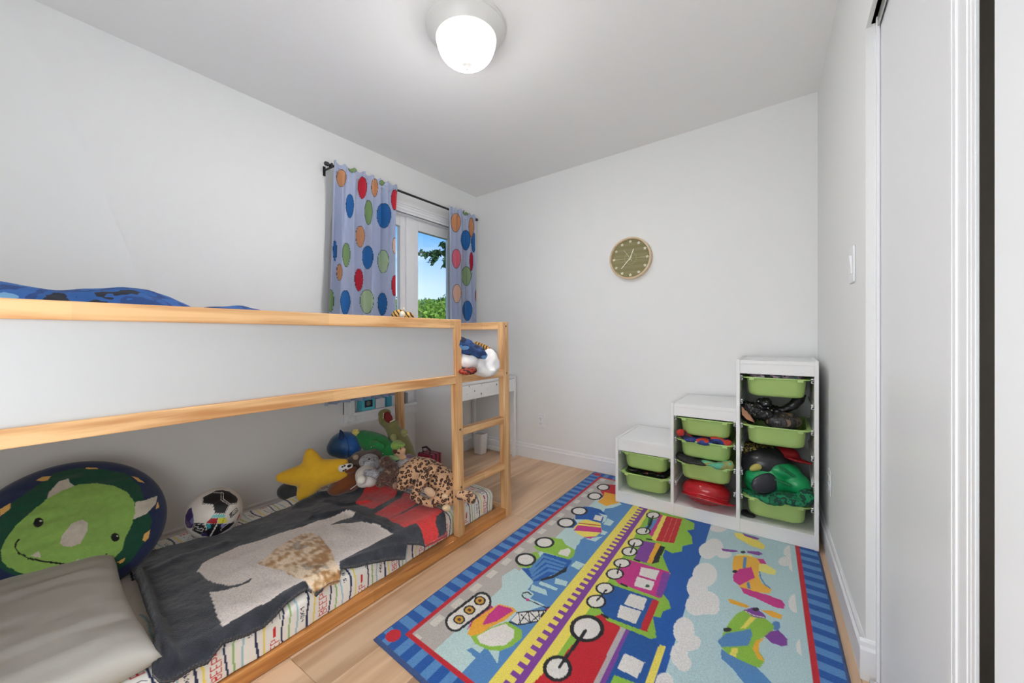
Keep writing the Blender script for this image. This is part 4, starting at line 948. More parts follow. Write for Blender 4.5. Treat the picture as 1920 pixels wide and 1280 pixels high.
# top bin: folded clothes
thing_blob('folded_clothes', 'mauve and grey clothes packed in the highest green bin', 'clothes', [W3(xs[2] + d, 2.60, .852, .06, .15, .026) for d in (-.07, 0, .07)], camo_m, disp=.006, dscale=30)
thing_blob('folded_clothes', 'dark green clothes packed in the top bin of the middle tower', 'clothes', [W3(xs[1] + d, 2.60, .592, .06, .15, .022) for d in (-.07, 0, .06)], cn('dark_green_cloth', [(40, 50, 36), (74, 92, 46), (30, 32, 30)], scale=14), disp=.004, dscale=30)
thing_blob('folded_clothes', 'red and blue costume spilling over the middle bin', 'clothes', [Y(1279, 812, 2.44, 10, 8, .03, 40), Y(1292, 822, 2.46, 14, 6, .04, 20), Y(1318, 826, 2.5, 20, 7, .07), Y(1350, 826, 2.52, 18, 8, .08), Y(1345, 824, 2.46, 14, 5, .03, 10)], cn('costume_cloth', [(176, 40, 34), (30, 32, 60), (40, 60, 130), (190, 60, 40)], scale=11), disp=.006, dscale=30, voxel=.005)
thing_blob('folded_clothes', 'black cloth lying in the bottom bin of the middle tower', 'clothes', [Y(1288, 858, 2.5, 18, 7, .1), Y(1305, 862, 2.5, 18, 6, .1)], blackm, disp=.004, dscale=30)
thing_blob('folded_clothes', 'mint green cloth hanging over the bottom bin of the middle tower', 'clothes', [Y(1330, 868, 2.475, 20, 5, .04, 4), Y(1355, 872, 2.465, 20, 8, .03, -8), Y(1370, 872, 2.46, 6, 9, .02)], cn('mint_cloth', [(86, 166, 134), (110, 186, 150), (150, 150, 90), (90, 170, 140)], scale=10), disp=.004, dscale=30)
thing_blob('folded_clothes', 'shiny black printed clothes on the lower bin of the left tower', 'clothes', [W3(-.80, 2.57, .216, .05, .1, .02), W3(-.72, 2.57, .213, .06, .1, .02), W3(-.64, 2.57, .213, .05, .1, .02)], cn('black_print', [(20, 20, 22), (26, 24, 26), (18, 17, 20), (150, 70, 50)], scale=20, rough=.3, bump=1), disp=.008, dscale=40)
# tall tower, second bin
thing_blob('toy_mask', 'dark rounded mask with brushed silver streaks on the black pile', 'mask', [Y(1468, 789, 2.52, 33, 17, .07), Y(1455, 784, 2.52, 20, 12, .07)], cn('streaked_shell', [(24, 23, 26), (60, 58, 62), (30, 28, 30), (120, 100, 80)], scale=40, axis=(1, 1, .15), rough=.3), smooth=8)
b_ = thing_blob('toy_boots', 'black studded toy boots folded on the green bin', 'boots', [Y(1400, 762, 2.54, 14, 10, .05), Y(1416, 768, 2.5, 20, 14, .05, 10), Y(1432, 755, 2.5, 12, 8, .04, -20), Y(1430, 775, 2.5, 20, 12, .06), Y(1404, 778, 2.52, 12, 14, .05), Y(1450, 768, 2.56, 16, 7, .05)], blackg, disp=.008, dscale=50, voxel=.004)
for u, v in ((1422, 752), (1436, 757), (1440, 765), (1447, 769), (1410, 759), (1428, 771)):
    m = MB(); p = at(u, v, y=2.447); m.lathe([(.004, 0), (.004, .002), (.001, .005)], 8, Matrix.Translation(p) @ Matrix.Rotation(PI / 2, 4, 'X')); m.build('stud', mat('stud_metal', (190, 190, 190), .2, metal=1) if 'stud_metal' not in bpy.data.materials else bpy.data.materials['stud_metal'], b_)
m = MB(); pts = [at(1448, 772, y=2.54), at(1470, 768, y=2.55), at(1487, 760, y=2.56), at(1498, 748, y=2.57), at(1504, 738, y=2.58)]; m.tube(pts, [.018, .02, .024, .026, .02], 12)
tag(m.build('toy_belt', blackg, None, smooth=True), 'curved shiny black belt standing behind the dark mask', 'belt')
m = MB(); M_ = Matrix.Identity(4); q = [at(1390, 762, y=2.47), at(1404, 775, y=2.462), at(1414, 792, y=2.46), at(1400, 786, y=2.465), at(1391, 777, y=2.47)]
m.add([Vector(p) for p in q] + [Vector(p) + Vector((.004, .006, 0)) for p in q], [(0, 1, 2, 3, 4), (9, 8, 7, 6, 5)] + [(i, (i + 1) % 5, 5 + (i + 1) % 5, 5 + i) for i in range(5)])
tag(m.build('brown_paper', mat('tan_leather', (176, 130, 98), .7), None, .001), 'curled tan piece of leather beside the black boots', 'leather piece')
# tall tower, lowest bin: helmets
thing_blob('toy_helmet', 'black rounded helmet behind the green one in the tall tower', 'helmet', [Y(1440, 866, 2.58, 44, 30, .10), Y(1420, 870, 2.56, 28, 27, .08)], mat('black_plastic', (34, 34, 38), .3), smooth=10)
h = thing_blob('toy_helmet', 'green plastic toy helmet with black eye patch and yellow mark', 'helmet', [Y(1445, 895, 2.56, 46, 28, .09, 6), Y(1490, 905, 2.56, 26, 22, .08, 25), Y(1465, 880, 2.56, 34, 18, .08, 12), Y(1415, 900, 2.55, 16, 22, .07)], mat('green_shell', (22, 148, 86), .3), smooth=12)
blob('eye_patch', [Y(1437, 906, 2.468, 29, 19, .024, -12)], mat('lens_black', (46, 46, 54), .35), h); blob('mark', [Y(1424, 873, 2.488, 20, 7, .02, -22)], mat('mark_yellow', (176, 168, 84), .4), h)
blob('side_mark', [Y(1408, 887, 2.50, 5, 9, .012, -10)], bpy.data.materials['mark_yellow'], h)
blob('ridge', [Y(1482, 888, 2.50, 30, 3, .012, 34)], mat('green_ridge', (30, 122, 74), .4), h); blob('ridge', [Y(1478, 908, 2.49, 28, 3, .012, 20)], bpy.data.materials['green_ridge'], h)
thing_blob('folded_clothes', 'dark green costume cloth under the green helmet', 'clothes', [Y(1410, 926, 2.52, 16, 8, .08), Y(1440, 930, 2.5, 26, 9, .1), Y(1480, 932, 2.5, 30, 10, .1, 4), Y(1504, 925, 2.52, 12, 14, .08)], cn('green_costume', [(16, 110, 72), (20, 60, 50), (24, 130, 84), (14, 70, 50)], scale=22), disp=.006, dscale=40)
thing_blob('peaked_hat', 'dark red hat with a peak behind the green helmet', 'hat', [Y(1472, 848, 2.62, 20, 12, .08), Y(1490, 860, 2.58, 22, 4, .07, 12), Y(1508, 865, 2.54, 10, 2.5, .05, 8)], mat('dark_red', (150, 24, 34), .5), smooth=6)
thing_blob('glitter_cloth', 'black and gold glittery cloth stuffed behind the helmets', 'clothes', [Y(1412, 842, 2.6, 22, 14, .08), Y(1432, 838, 2.62, 24, 8, .08)], cn('glitter', [(24, 22, 22), (30, 28, 26), (150, 130, 60), (20, 20, 20)], scale=70, rough=.3), disp=.008, dscale=50)
thing_blob('black_cloth', 'crumpled black cloth on the bottom shelf of the tall tower', 'clothes', [W3(-.19, 2.52, .094, .02, .04, .011), W3(-.165, 2.50, .093, .03, .03, .009)], blackm, disp=.003, dscale=50)
# red helmet on the bottom shelf of the middle tower
redp = mat('red_plastic', (176, 24, 34), .18, coat=.4)
h = thing_blob('red_helmet', 'glossy red toy firefighter helmet on the shelf under the middle tower bins', 'helmet', [W3(-.39, 2.56, .152, .132, .125, .080, (math.radians(-20), 0, 0)), W3(-.375, 2.515, .128, .146, .135, .016, (math.radians(-17), math.radians(4), 0))], redp, voxel=.004, smooth=5)
m = MB(); m.tube([Vector((-.39, 2.62, .222)), Vector((-.39, 2.55, .229)), Vector((-.39, 2.49, .210)), Vector((-.388, 2.445, .165))], [.004, .008, .008, .004], 8); m.build('crest', redp, h, smooth=True)

# ------------------------------------------------------------------ desk in the corner
dk = empty('desk', (-2.2, 2.52, 0)); tag(dk, 'small white desk in the corner behind the bunk bed', 'desk')
dx0, dx1, dy0, dy1 = -2.452, -1.962, 2.153, 2.880
bx('desk_top', dx0, dx1, dy0, dy1, .700, .716, W, dk, .0015); bx('side_panel', dx0, dx1 - .002, dy0 + .002, dy0 + .020, 0.001, .700, W, dk, .001)
bx('drawer_front', dx1 - .018, dx1 - .002, dy0 + .022, dy1 - .03, .585, .692, W, dk, .001); bx('apron', dx0, dx1 - .018, dy0 + .02, dy1 - .01, .60, .70, W, dk)
bx('leg', dx1 - .03, dx1 - .002, dy1 - .03, dy1 - .002, .001, .700, W, dk, .001); bx('leg', dx0, dx0 + .03, dy1 - .03, dy1 - .002, .001, .70, W, dk, .001); bx('crossbar', dx0 + .03, dx1 - .03, dy1 - .028, dy1 - .004, .03, .055, W, dk, .001)
fm = mat('fleck', (70, 68, 72), .6)
for u, v, s in ((880, 724.5, .004), (890, 733, .005), (876, 739, .002), (903, 721, .003), (902.5, 738, .007), (931.5, 720.5, .006), (913, 730, .002)):
    p = at(u, v, x=dx1 - .0025); bx('sticker_scrap', dx1 - .003, dx1 - .0012, p.y - s, p.y + s * .6, p.z - s, p.z + s * 1.3, fm, dk)
p = at(898, 850, z=.001); m = MB(); secs = []
wb = empty('waste_basket', (p.x, p.y, 0.0005)); tag(wb, 'small white rectangular waste basket on the floor under the desk', 'waste basket')
m = MB(); rings = []
for w, d, r, z in ((.088, .075, .015, 0), (.094, .08, .018, .006), (.112, .095, .02, .178), (.114, .097, .02, .182), (.108, .091, .018, .182), (.088, .075, .015, .01)): rings.append([(p.x + x, p.y + y + .02, z + .001) for x, y in rrect(w, d, r, 6)])
n = len(rings[0]); f = [tuple(range(n))[::-1], tuple(range(5 * n, 6 * n))]
for j in range(5):
    for i in range(n): a, b = j * n + i, j * n + (i + 1) % n; f.append((a, b, b + n, a + n))
m.add([q for r in rings for q in r], f); m.build('tub', M['trim'], wb, smooth=True); m = MB(); m.box(p.x - .05, p.x + .05, p.y - .022, p.y + .062, .166, .176); m.build('liner', mat('liner_grey', (190, 190, 190), .6), wb)
# ------------------------------------------------------------------ curtain rod and curtains
RX = -2.387
RZ = 2.157
rod = empty('curtain_rod', (RX, 2.1, RZ)); tag(rod, 'black metal curtain rod above the window', 'curtain rod')
m = MB(); m.tube([(RX, 1.385, RZ), (RX, 2.825, RZ)], .0085, 16); m.build('pole', M['black'], rod, smooth=True)
for y, s in ((1.385, -1), (2.825, 1)):
    m = MB(); m.lathe([(.009, 0), (.013, .004), (.013, .022), (.010, .026), (.001, .027)], 20, Matrix.Translation((RX, y, RZ)) @ Matrix.Rotation(-s * PI / 2, 4, 'X')); m.build('finial', M['black'], rod, smooth=True)
for y in (1.40, 2.81):
    m = MB(); m.box(XL, XL + .004, y - .009, y + .009, RZ - .05, RZ + .012); m.box(XL, RX + .006, y - .006, y + .006, RZ - .018, RZ - .010); m.box(RX - .014, RX - .009, y - .006, y + .006, RZ - .018, RZ + .012); m.box(RX + .009, RX + .014, y - .006, y + .006, RZ - .018, RZ + .012); m.build('bracket', M['black'], rod, .001)
CB = (176, 186, 212)
def c1(x, y, rx, ry, c_, an=0): 
    def pl(g):
        o = []
        for a in np.linspace(0, 2 * PI, 26)[:-1]:
            dy = math.sin(a); dx = math.copysign(abs(math.cos(a)) ** .85, math.cos(a)) * (1 - .2 * max(dy, 0)); o.append((580 + (x + dx * rx) / 3.2 + g * dx, 270 + (y + dy * ry) / 3.2 + g * dy))
        return o
    return [('p', tuple(q * .35 for q in c_), pl(.9)), ('p', c_, pl(0))]
cblue, cred, ctan, cgrn, cpal, cpnk = (42, 104, 170), (196, 40, 56), (206, 146, 104), (126, 156, 104), (170, 192, 156), (222, 110, 130)
cur = []
for a in ((243, 372, 22, 70, cblue), (318, 262, 26, 64, cred), (192, 205, 28, 50, ctan), (392, 262, 18, 52, ctan), (355, 410, 22, 72, cgrn), (447, 430, 42, 74, cblue), (512, 335, 20, 60, cred), (305, 555, 26, 62, ctan), (222, 665, 22, 70, cgrn), (350, 680, 32, 68, cblue), (443, 705, 32, 68, cpal), (180, 770, 16, 48, ctan), (297, 815, 24, 66, cred), (512, 850, 18, 60, cred), (216, 950, 28, 72, cblue), (345, 945, 40, 70, cpal), (438, 960, 27, 66, cblue), (153, 640, 10, 60, cblue), (128, 940, 18, 66, cgrn), (512, 610, 12, 46, (226, 190, 170)),
          (878, 472, 28, 54, ctan), (938, 577, 27, 58, cblue), (986, 592, 12, 56, cblue), (972, 500, 14, 56, ctan), (882, 688, 25, 56, cpnk), (972, 705, 9, 54, cred), (942, 792, 28, 56, (136, 164, 120)), (885, 897, 24, 54, (228, 186, 164)), (1012, 910, 15, 54, cred), (948, 1000, 27, 58, cblue), (262, 150, 26, 18, cgrn), (436, 232, 14, 14, cgrn), (940, 412, 16, 14, cgrn)): cur += c1(*a)
def curtain(yt0, yt1, yb0, yb1, zb, npl, label, seed):
    n, m_ = 260, 400; s = np.linspace(0, 1, n); q = np.linspace(0, 1, m_); S, Q = np.meshgrid(s, q, indexing='ij'); S = S.ravel(); Q = Q.ravel()
    zt = RZ + .027; Z = zt + (zb - zt) * Q
    Yc = (yt0 + (yt1 - yt0) * S) * (1 - Q) + (yb0 + (yb1 - yb0) * S) * Q
    ph = S * npl * 2 * PI + .9 * np.sin(S * 9 + seed) + .35 * np.sin(Q * 3 + seed)
    amp = (.014 + .024 * np.clip(Q * 4, 0, 1)) * (.85 + .25 * np.sin(S * 17 + seed * 3))
    X = RX + .010 - .015 * np.clip(Q * 4, 0, 1) + amp * np.sin(ph) ; Yc = Yc + .010 * np.cos(ph) * np.clip(Q * 3, 0.2, 1)
    rodz = np.exp(-((Z - RZ) / .014) ** 2); X += rodz * .004
    gath = np.exp(-((Z - RZ + .0) / .05) ** 2); X += gath * .006 * np.sin(S * 60 * (npl / 6) + seed * 2); Z = Z + np.where(Q < .02, .008 * np.sin(S * 46 + seed), 0)
    X = np.where(np.abs(Z - RZ) < .03, np.maximum(X, RX + .010), X)
    V = np.column_stack([X, Yc, Z]); V[:, 0] = np.clip(V[:, 0], -2.438, np.where(V[:, 2] < 1.2, -2.350, -2.33))
    P = proj(V); C = np.tile(np.array([CB], float), (len(V), 1)); paint(P, cur, C)
    # back layer: grey lining
    e_ = .0018; VB = V.copy(); VB[:, 0] -= e_; VB = VB[:, :]; Fq = gridfaces(n, m_)
    me = npmesh('curtain', np.concatenate([V, VB]), np.concatenate([Fq, Fq[:, ::-1] + n * m_])); setcol(me, np.concatenate([C, np.tile(np.array([[150, 150, 152.]]), (len(V), 1))])); c = center(me)
    tag(link('curtain', me, cm, None, c), label, 'curtain', 'printed curtains on the rod')
cm = painted('curtain_cloth', .85, .1, 600, .02, 30, .1, .001)
t = cm.node_tree; tl = N(t, 'ShaderNodeBsdfTranslucent'); ad = N(t, 'ShaderNodeMixShader'); ad.inputs[0].default_value = .12
at_ = [n for n in t.nodes if n.type == 'ATTRIBUTE'][0]; t.links.new(at_.outputs['Color'], tl.inputs[0]); o_ = [n for n in t.nodes if n.type == 'OUTPUT_MATERIAL'][0]
t.links.new(t.nodes['Principled BSDF'].outputs[0], ad.inputs[1]); t.links.new(tl.outputs[0], ad.inputs[2]); t.links.new(ad.outputs[0], o_.inputs[0])
curtain(1.408, 1.915, 1.345, 1.925, .628, 7.5, 'wider printed curtain on the left half of the window', .4)
curtain(2.455, 2.800, 2.47, 2.83, .735, 5.5, 'narrower printed curtain beside the room corner', 2.1)

# ------------------------------------------------------------------ things on the sill
tq = mat('turquoise_card', (92, 196, 210), .5); 
def sill_box(name, u0, u1, v0, v1, x0, x1, mt, label, cat, rz=0):
    a = at(u0, v1, x=x1); b = at(u1, v0, x=x1); zb_ = WZ0 + .0065; h_ = a.z - b.z
    o = bx(name, x0, x1, a.y, b.y, zb_, zb_ + abs(h_), mt, None, .002); tag(o, label, cat); return o, a, b
o, a, b = sill_box('toy_camera', 679, 703, 744, 768, XL - .035, XL + .022, tq, 'small turquoise toy camera with black square front on the window sill', 'toy camera')
yy = (a.y + b.y) / 2; o2 = bx('camera_front', XL + .021, XL + .025, yy - .032, yy + .032, WZ0 + .028, WZ0 + .078, mat('camera_black', (24, 30, 40), .4), o, .002)
m = MB(); m.lathe([(.017, 0), (.017, .006), (.012, .008), (.012, .004), (.001, .004)], 24, Matrix.Translation((XL + .025, yy - .006, WZ0 + .056)) @ Matrix.Rotation(PI / 2, 4, 'Y')); m.build('lens', mat('lens_grey', (110, 115, 125), .3), o, smooth=True)
sill_box('paper_stack', 705, 722, 742, 762, XL - .03, XL + .012, mat('paper', (226, 226, 230), .8), 'white stack of paper on the window sill beside the toy camera', 'paper')
sill_box('teal_card', 726, 735, 738, 758, XL - .03, XL + .016, mat('teal_card', (70, 160, 188), .6), 'teal box standing on the window sill left of the bed post', 'box')
sill_box('striped_card', 761, 765, 733, 753, XL - .02, XL + .02, mat('grey_card', (150, 150, 156), .6), 'narrow grey box on the window sill right of the bed post', 'box')

# ------------------------------------------------------------------ soccer ball
BR = .098; bc = at(402, 962, z=.17 + BR * 1.02) ; bc = Vector((-2.15, .66, .17)) if False else None
tb = 1.81; bc = loc(402, 962, tb); 
print('ball', bc)
bc = loc(402, 961, 1.78)
n_, m_ = 240, 130; A = np.linspace(0, 2 * PI, n_, endpoint=False); B = np.linspace(0, PI, m_); AA, BBq = np.meshgrid(A, B, indexing='ij'); AA = AA.ravel(); BBq = BBq.ravel()
D = np.stack([np.sin(BBq) * np.cos(AA), np.sin(BBq) * np.sin(AA), np.cos(BBq)], 1); BR = 45 / F * 1.78 * .985
V = D * BR + np.array(bc)
def c6(*p): return [(330 + x / 10.66, 900 + y / 10.66) for x, y in p]
C = np.tile(np.array([[214, 208, 200]], float), (len(V), 1)); BKc = (26, 24, 28)
# generic panels on the side turned away
ph = (1 + 5 ** .5) / 2; ic = np.array([(a, b * ph, 0) for a in (-1, 1) for b in (-1, 1)] + [(0, a, b * ph) for a in (-1, 1) for b in (-1, 1)] + [(b * ph, 0, a) for a in (-1, 1) for b in (-1, 1)], float); ic /= np.linalg.norm(ic[0])
back = (D @ (np.array([0, 0, H]) - np.array(bc))) < .0
pent = (D @ ic.T).max(1) > .945; C[back & pent] = BKc
lay = [('p', BKc, c6((520, 480), (525, 350), (560, 330), (740, 240), (800, 205), (930, 195), (1060, 225), (1210, 330), (1235, 380), (1215, 470), (1080, 490), (980, 675), (770, 675), (730, 490))),
 ('s', WH, c6((535, 355), (535, 465), (740, 485), (775, 665), (975, 665), (1060, 490), (900, 395), (900, 255), (750, 245)), .9), ('s', WH, c6((900, 240), (950, 260), (945, 375), (1085, 475), (1210, 455)), .9), ('s', (70, 66, 66), c6((760, 470), (890, 400)), .5),
 ('p', (60, 44, 96), c6((190, 700), (250, 580), (310, 540), (345, 700), (360, 860), (320, 960), (220, 950), (180, 850))), ('p', (110, 110, 150), c6((270, 820), (325, 740), (360, 850), (310, 880))), ('p', (100, 80, 110), c6((200, 800), (250, 820), (300, 900), (240, 940), (205, 900))),
 ('p', (120, 196, 192), c6((740, 685), (960, 685), (990, 700), (970, 745), (700, 750))), ('p', (160, 26, 34), c6((700, 755), (840, 760), (810, 870), (640, 860), (600, 850))), ('p', (214, 208, 70), c6((850, 755), (1000, 745), (1025, 830), (930, 865), (830, 860))), ('s', (90, 120, 40), c6((960, 750), (925, 860)), .8), ('s', (90, 120, 40), c6((858, 690), (830, 760)), .6),
 ('p', BKc, c6((370, 850), (560, 860), (620, 1010), (480, 1085), (320, 1000))), ('s', WH, c6((345, 985), (385, 875), (555, 885), (605, 1010)), .7),
 ('p', BKc, c6((600, 870), (1030, 870), (1170, 810), (1160, 860), (1060, 960), (930, 1040), (800, 1110), (640, 1130), (480, 1090), (620, 1010))), ('p', (50, 150, 158), c6((600, 890), (640, 870), (695, 885), (690, 960), (640, 975))), ('p', (130, 124, 184), c6((905, 880), (985, 870), (950, 930), (890, 950))), ('p', (60, 50, 100), c6((500, 1080), (600, 1040), (640, 1120), (520, 1120))),
 ('s', WH, c6((910, 1020), (895, 980), (1050, 860), (1160, 830)), .8), ('s', WH, c6((810, 900), (690, 1110)), 2.6), ('s', BKc, c6((780, 930), (800, 940)), .8), ('s', BKc, c6((750, 985), (775, 995)), .8), ('s', BKc, c6((725, 1035), (750, 1045)), .8),
 ('s', BKc, c6((1070, 680), (1210, 550), (1235, 615), (1095, 750), (1070, 680)), 1.1), ('s', BKc, c6((1140, 660), (1200, 600), (1210, 640), (1120, 700)), .9), ('p', (90, 86, 86), c6((1075, 690), (1120, 640), (1130, 700), (1095, 740))),
 ('s', WH, c6((380, 930), (440, 930), (430, 960), (470, 970), (520, 960), (550, 975), (520, 1025), (450, 1010), (390, 985)), 1.2), ('p', (170, 40, 40), c6((1210, 800), (1290, 620), (1280, 700), (1230, 800)))]
fr = np.nonzero(~back)[0]; Cf = C[fr]; paint(proj(V[fr]), lay, Cf); C[fr] = Cf
me = npmesh('soccer_ball', V, gridfaces(n_, m_, True)[:, ::-1]); setcol(me, C); c = center(me, True)
tag(link('soccer_ball', me, painted('ball_leather', .4, .05, 200, .02, 40, 0, .001, .5), None, c), 'white and black soccer ball with coloured panels on the bed by the wall', 'ball')

# ------------------------------------------------------------------ soft toys
def plush(name, c_, bump=.5, var=.08, vs=40, rough=.95, sheen=.3, bs=300): return mat(name, c_, rough, bump, bs, var, vs, sheen=sheen, bdist=.004)
bke = mat('eye_black', (14, 13, 14), .2)
def toy(name, label, ells, mt, cat='soft toy', group=None, **k): return thing_blob(name, label, cat, ells, mt, group, **k)
yel = plush('yellow_plush', (226, 176, 36), .2, .04)
# star cushion
tS = 2.14; cS = (591, 889)
arms = [((581, 849), 7.5), ((526, 895), 7), ((566, 930), 8), ((644, 888), 7), ((645, 868), 6.5)]
el = []
for (tip, r) in arms:
    for i in range(9):
        q = i / 8; el.append(E(cS[0] + (tip[0] - cS[0]) * q, cS[1] + (tip[1] - cS[1]) * q, tS + .05 * q * (tip[0] - cS[0]) / 60, 27 * (1 - q) ** .9 + (r + 2) * q, 27 * (1 - q) ** .9 + (r + 2) * q, (.062 * (1 - q) + .022 * q)))
star = toy('star_cushion', 'plump plain yellow star cushion leaning on the wall', el, yel, 'cushion', voxel=.006, smooth=12)
toy('dark_cushion', 'dark charcoal cushion wedged behind the yellow star', [E(543, 920, 2.26, 22, 16, .06), E(560, 922, 2.26, 22, 14, .06)], plush('charcoal', (58, 58, 60), .2), 'cushion')
toy('brown_bear', 'brown soft toy lying right of the yellow star', [E(655, 900, 2.24, 24, 22, .09), E(640, 912, 2.20, 26, 14, .07, -20), E(657, 880, 2.2, 12, 6, .04)], plush('chestnut', (122, 66, 30), .5), voxel=.006)
o = toy('white_charm', 'small white charm with dark spots clipped beside the star', [E(641, 878, 2.08, 7, 7, .012), E(650, 875, 2.08, 9, 6, .01, -22), E(656, 873, 2.08, 6, 5, .01, -22)], plush('charm_white', (220, 214, 208), .1), 'charm', voxel=.003, smooth=3)
for u, v, a, b in ((642, 875, 2, 1.4), (646, 873, 2, 1.4), (644, 882, 2, 1.6), (648, 880, 2, 1.4), (655, 873, 4.5, 2.6)): blob('spot', [E(u, v, 2.068, a, b, .003, -25)], bpy.data.materials['eye_black'], o, smooth=0)
# blue round plush with a fin
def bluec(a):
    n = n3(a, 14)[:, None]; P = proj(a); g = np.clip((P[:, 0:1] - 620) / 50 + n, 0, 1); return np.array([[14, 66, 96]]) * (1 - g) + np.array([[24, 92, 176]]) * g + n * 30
bp_ = painted('blue_velour', .5, .4, 200, .1, 60, .4, spec=.5)
sh = toy('blue_plush', 'round shiny blue soft toy with a pointed fin on top', [E(646, 834, 2.47, 29, 25, .085), E(634, 838, 2.46, 20, 18, .07), E(659, 838, 2.46, 18, 18, .07)], bp_, voxel=.006, smooth=6, colfn=bluec)
blob('fin', chain([(641, 822, 2.42, 6), (640, 812, 2.42, 4), (638, 806, 2.42, 1.2)], 4), mat('navy_cloth', (22, 48, 92), .7), sh, voxel=.003, smooth=3)
m = MB(); m.tube([loc(641, 812, 2.395), loc(650, 822, 2.375), loc(654, 838, 2.37), loc(653, 856, 2.39)], .0022, 6); m.build('seam', mat('seam_teal', (30, 60, 100), .8), sh, smooth=True)
# green long plush with yellow flower
gp = plush('green_plush', (34, 134, 66), .2, .12, 30)
cac = toy('green_plush', 'long bright green soft toy with one arm and a yellow flower', chain([(680, 819, 2.50, 13), (692, 826, 2.48, 18), (710, 836, 2.45, 22), (724, 846, 2.43, 21), (730, 852, 2.42, 17)], 5), gp, voxel=.006, smooth=6)
blob('arm', chain([(699, 831, 2.38, 6), (707, 832, 2.36, 5.5), (716, 837, 2.36, 5)], 4), gp, cac, voxel=.004, smooth=3)
blob('flower', [E(667 + 4 * math.cos(a), 811 + 4.5 * math.sin(a), 2.48, 3.4, 3.2, .01) for a in np.linspace(0, 6.28, 7)[:6]] + [E(667, 811, 2.47, 3, 3, .01)], plush('flower_yellow', (226, 210, 120), .2), cac, voxel=.003, smooth=2)
for u, v in ((700, 846), (712, 850), (705, 855), (722, 858), (696, 838), (718, 850)): blob('speck', [E(u, v, 2.345, .8, .8, .002)], mat('speck_white', (200, 220, 180), .8) if 'speck_white' not in bpy.data.materials else bpy.data.materials['speck_white'], cac, smooth=0)
# olive dinosaur with open mouth
tr = plush('olive_plush', (126, 124, 76), .3, .1, 24)
rex = toy('dinosaur_plush', 'olive green dinosaur soft toy standing with its mouth wide open', chain([(723, 779, 2.58, 9), (719, 788, 2.58, 9), (730, 797, 2.56, 10), (738, 806, 2.54, 13), (749, 826, 2.50, 18), (757, 846, 2.46, 19), (762, 868, 2.42, 20)], 5) + [E(721, 775, 2.57, 12, 8.5, .035, -10), E(716, 783, 2.56, 6, 9, .03, 8), E(736, 796, 2.54, 12, 8, .035, -30)] + chain([(768, 862, 2.38, 8), (785, 868, 2.30, 6), (790, 870, 2.28, 5)], 4), tr, voxel=.005, smooth=4)
blob('mouth', [E(728, 783, 2.525, 8, 10.5, .012, -28), E(726, 778, 2.53, 6, 7, .012)], mat('mouth_red', (120, 26, 30), .8), rex, voxel=.004, smooth=4)
blob('teeth', [E(732 + i * 2.4, 790.5 - i * 1.2, 2.512, 1.5, 1.5, .004) for i in range(4)] + [E(718.5 + i * .3, 783 - i * 4, 2.53, 1.1, 1.8, .004) for i in range(3)], mat('tooth_white', (220, 214, 196), .7), rex, voxel=.002, smooth=1)
for (u, v) in ((738, 820), (758, 811)): 
    o = blob('arm', [E(u, v, 2.44 if u < 750 else 2.45, 6.5, 7, .02), E(u + 1, v + 5, 2.42, 4, 3.5, .015)], plush('olive_light', (152, 154, 98), .3) if 'olive_light' not in bpy.data.materials else bpy.data.materials['olive_light'], rex, voxel=.004, smooth=3)
blob('eye', [E(714.5, 777, 2.555, 1.8, 1.8, .005)], bke, rex, smooth=0)
# small capped doll
skin = plush('peach_felt', (222, 178, 140), .1, .03); lg_ = plush('lime_felt', (130, 168, 74), .1, .05)
dl = toy('capped_doll', 'small plush doll with a lime green cap between the olive dinosaur and leopard', [E(749, 846, 2.24, 11, 11, .035), E(752, 860, 2.24, 12, 9, .03)], skin, 'doll', voxel=.004, smooth=4)
blob('cap', [E(744, 834, 2.23, 11, 9, .038, -10), E(752, 833, 2.2, 8, 3.4, .03, 12)], lg_, dl, voxel=.004, smooth=4)
blob('nose', [E(757, 843, 2.19, 3.6, 3.4, .01)], skin, dl, smooth=0); blob('hair', [E(741, 845, 2.215, 5, 6, .02), E(747, 849, 2.20, 3.5, 2, .008, 20)], plush('brown_felt', (86, 46, 30), .2), dl, voxel=.003, smooth=2); blob('eye', [E(751, 841, 2.192, 1, 1.6, .003)], bke, dl, smooth=0)
blob('sleeve', [E(740, 860, 2.2, 9, 6, .02, 20), E(733, 857, 2.2, 5, 4, .018)], plush('pale_green_felt', (158, 196, 136), .1), dl, voxel=.004, smooth=3); blob('overalls', [E(743, 868, 2.2, 9, 8, .03)], plush('navy_felt', (26, 46, 74), .1), dl, smooth=0)
toy('mauve_cloth', 'small crumpled mauve cloth beside the capped doll', [E(766, 856, 2.26, 8, 5, .03), E(774, 860, 2.26, 8, 5, .03)], plush('mauve', (120, 98, 116), .1), 'cloth', voxel=.004, disp=.003, dscale=50)
toy('grey_cloth', 'pale grey crumpled cloth tucked between the brown dog and the leopard', [E(752, 872, 2.18, 13, 9, .05, -20), E(744, 880, 2.16, 8, 9, .04), E(762, 866, 2.2, 9, 7, .04)], mat('pale_cloth', (186, 182, 186), .85), 'cloth', voxel=.005, disp=.006, dscale=30)
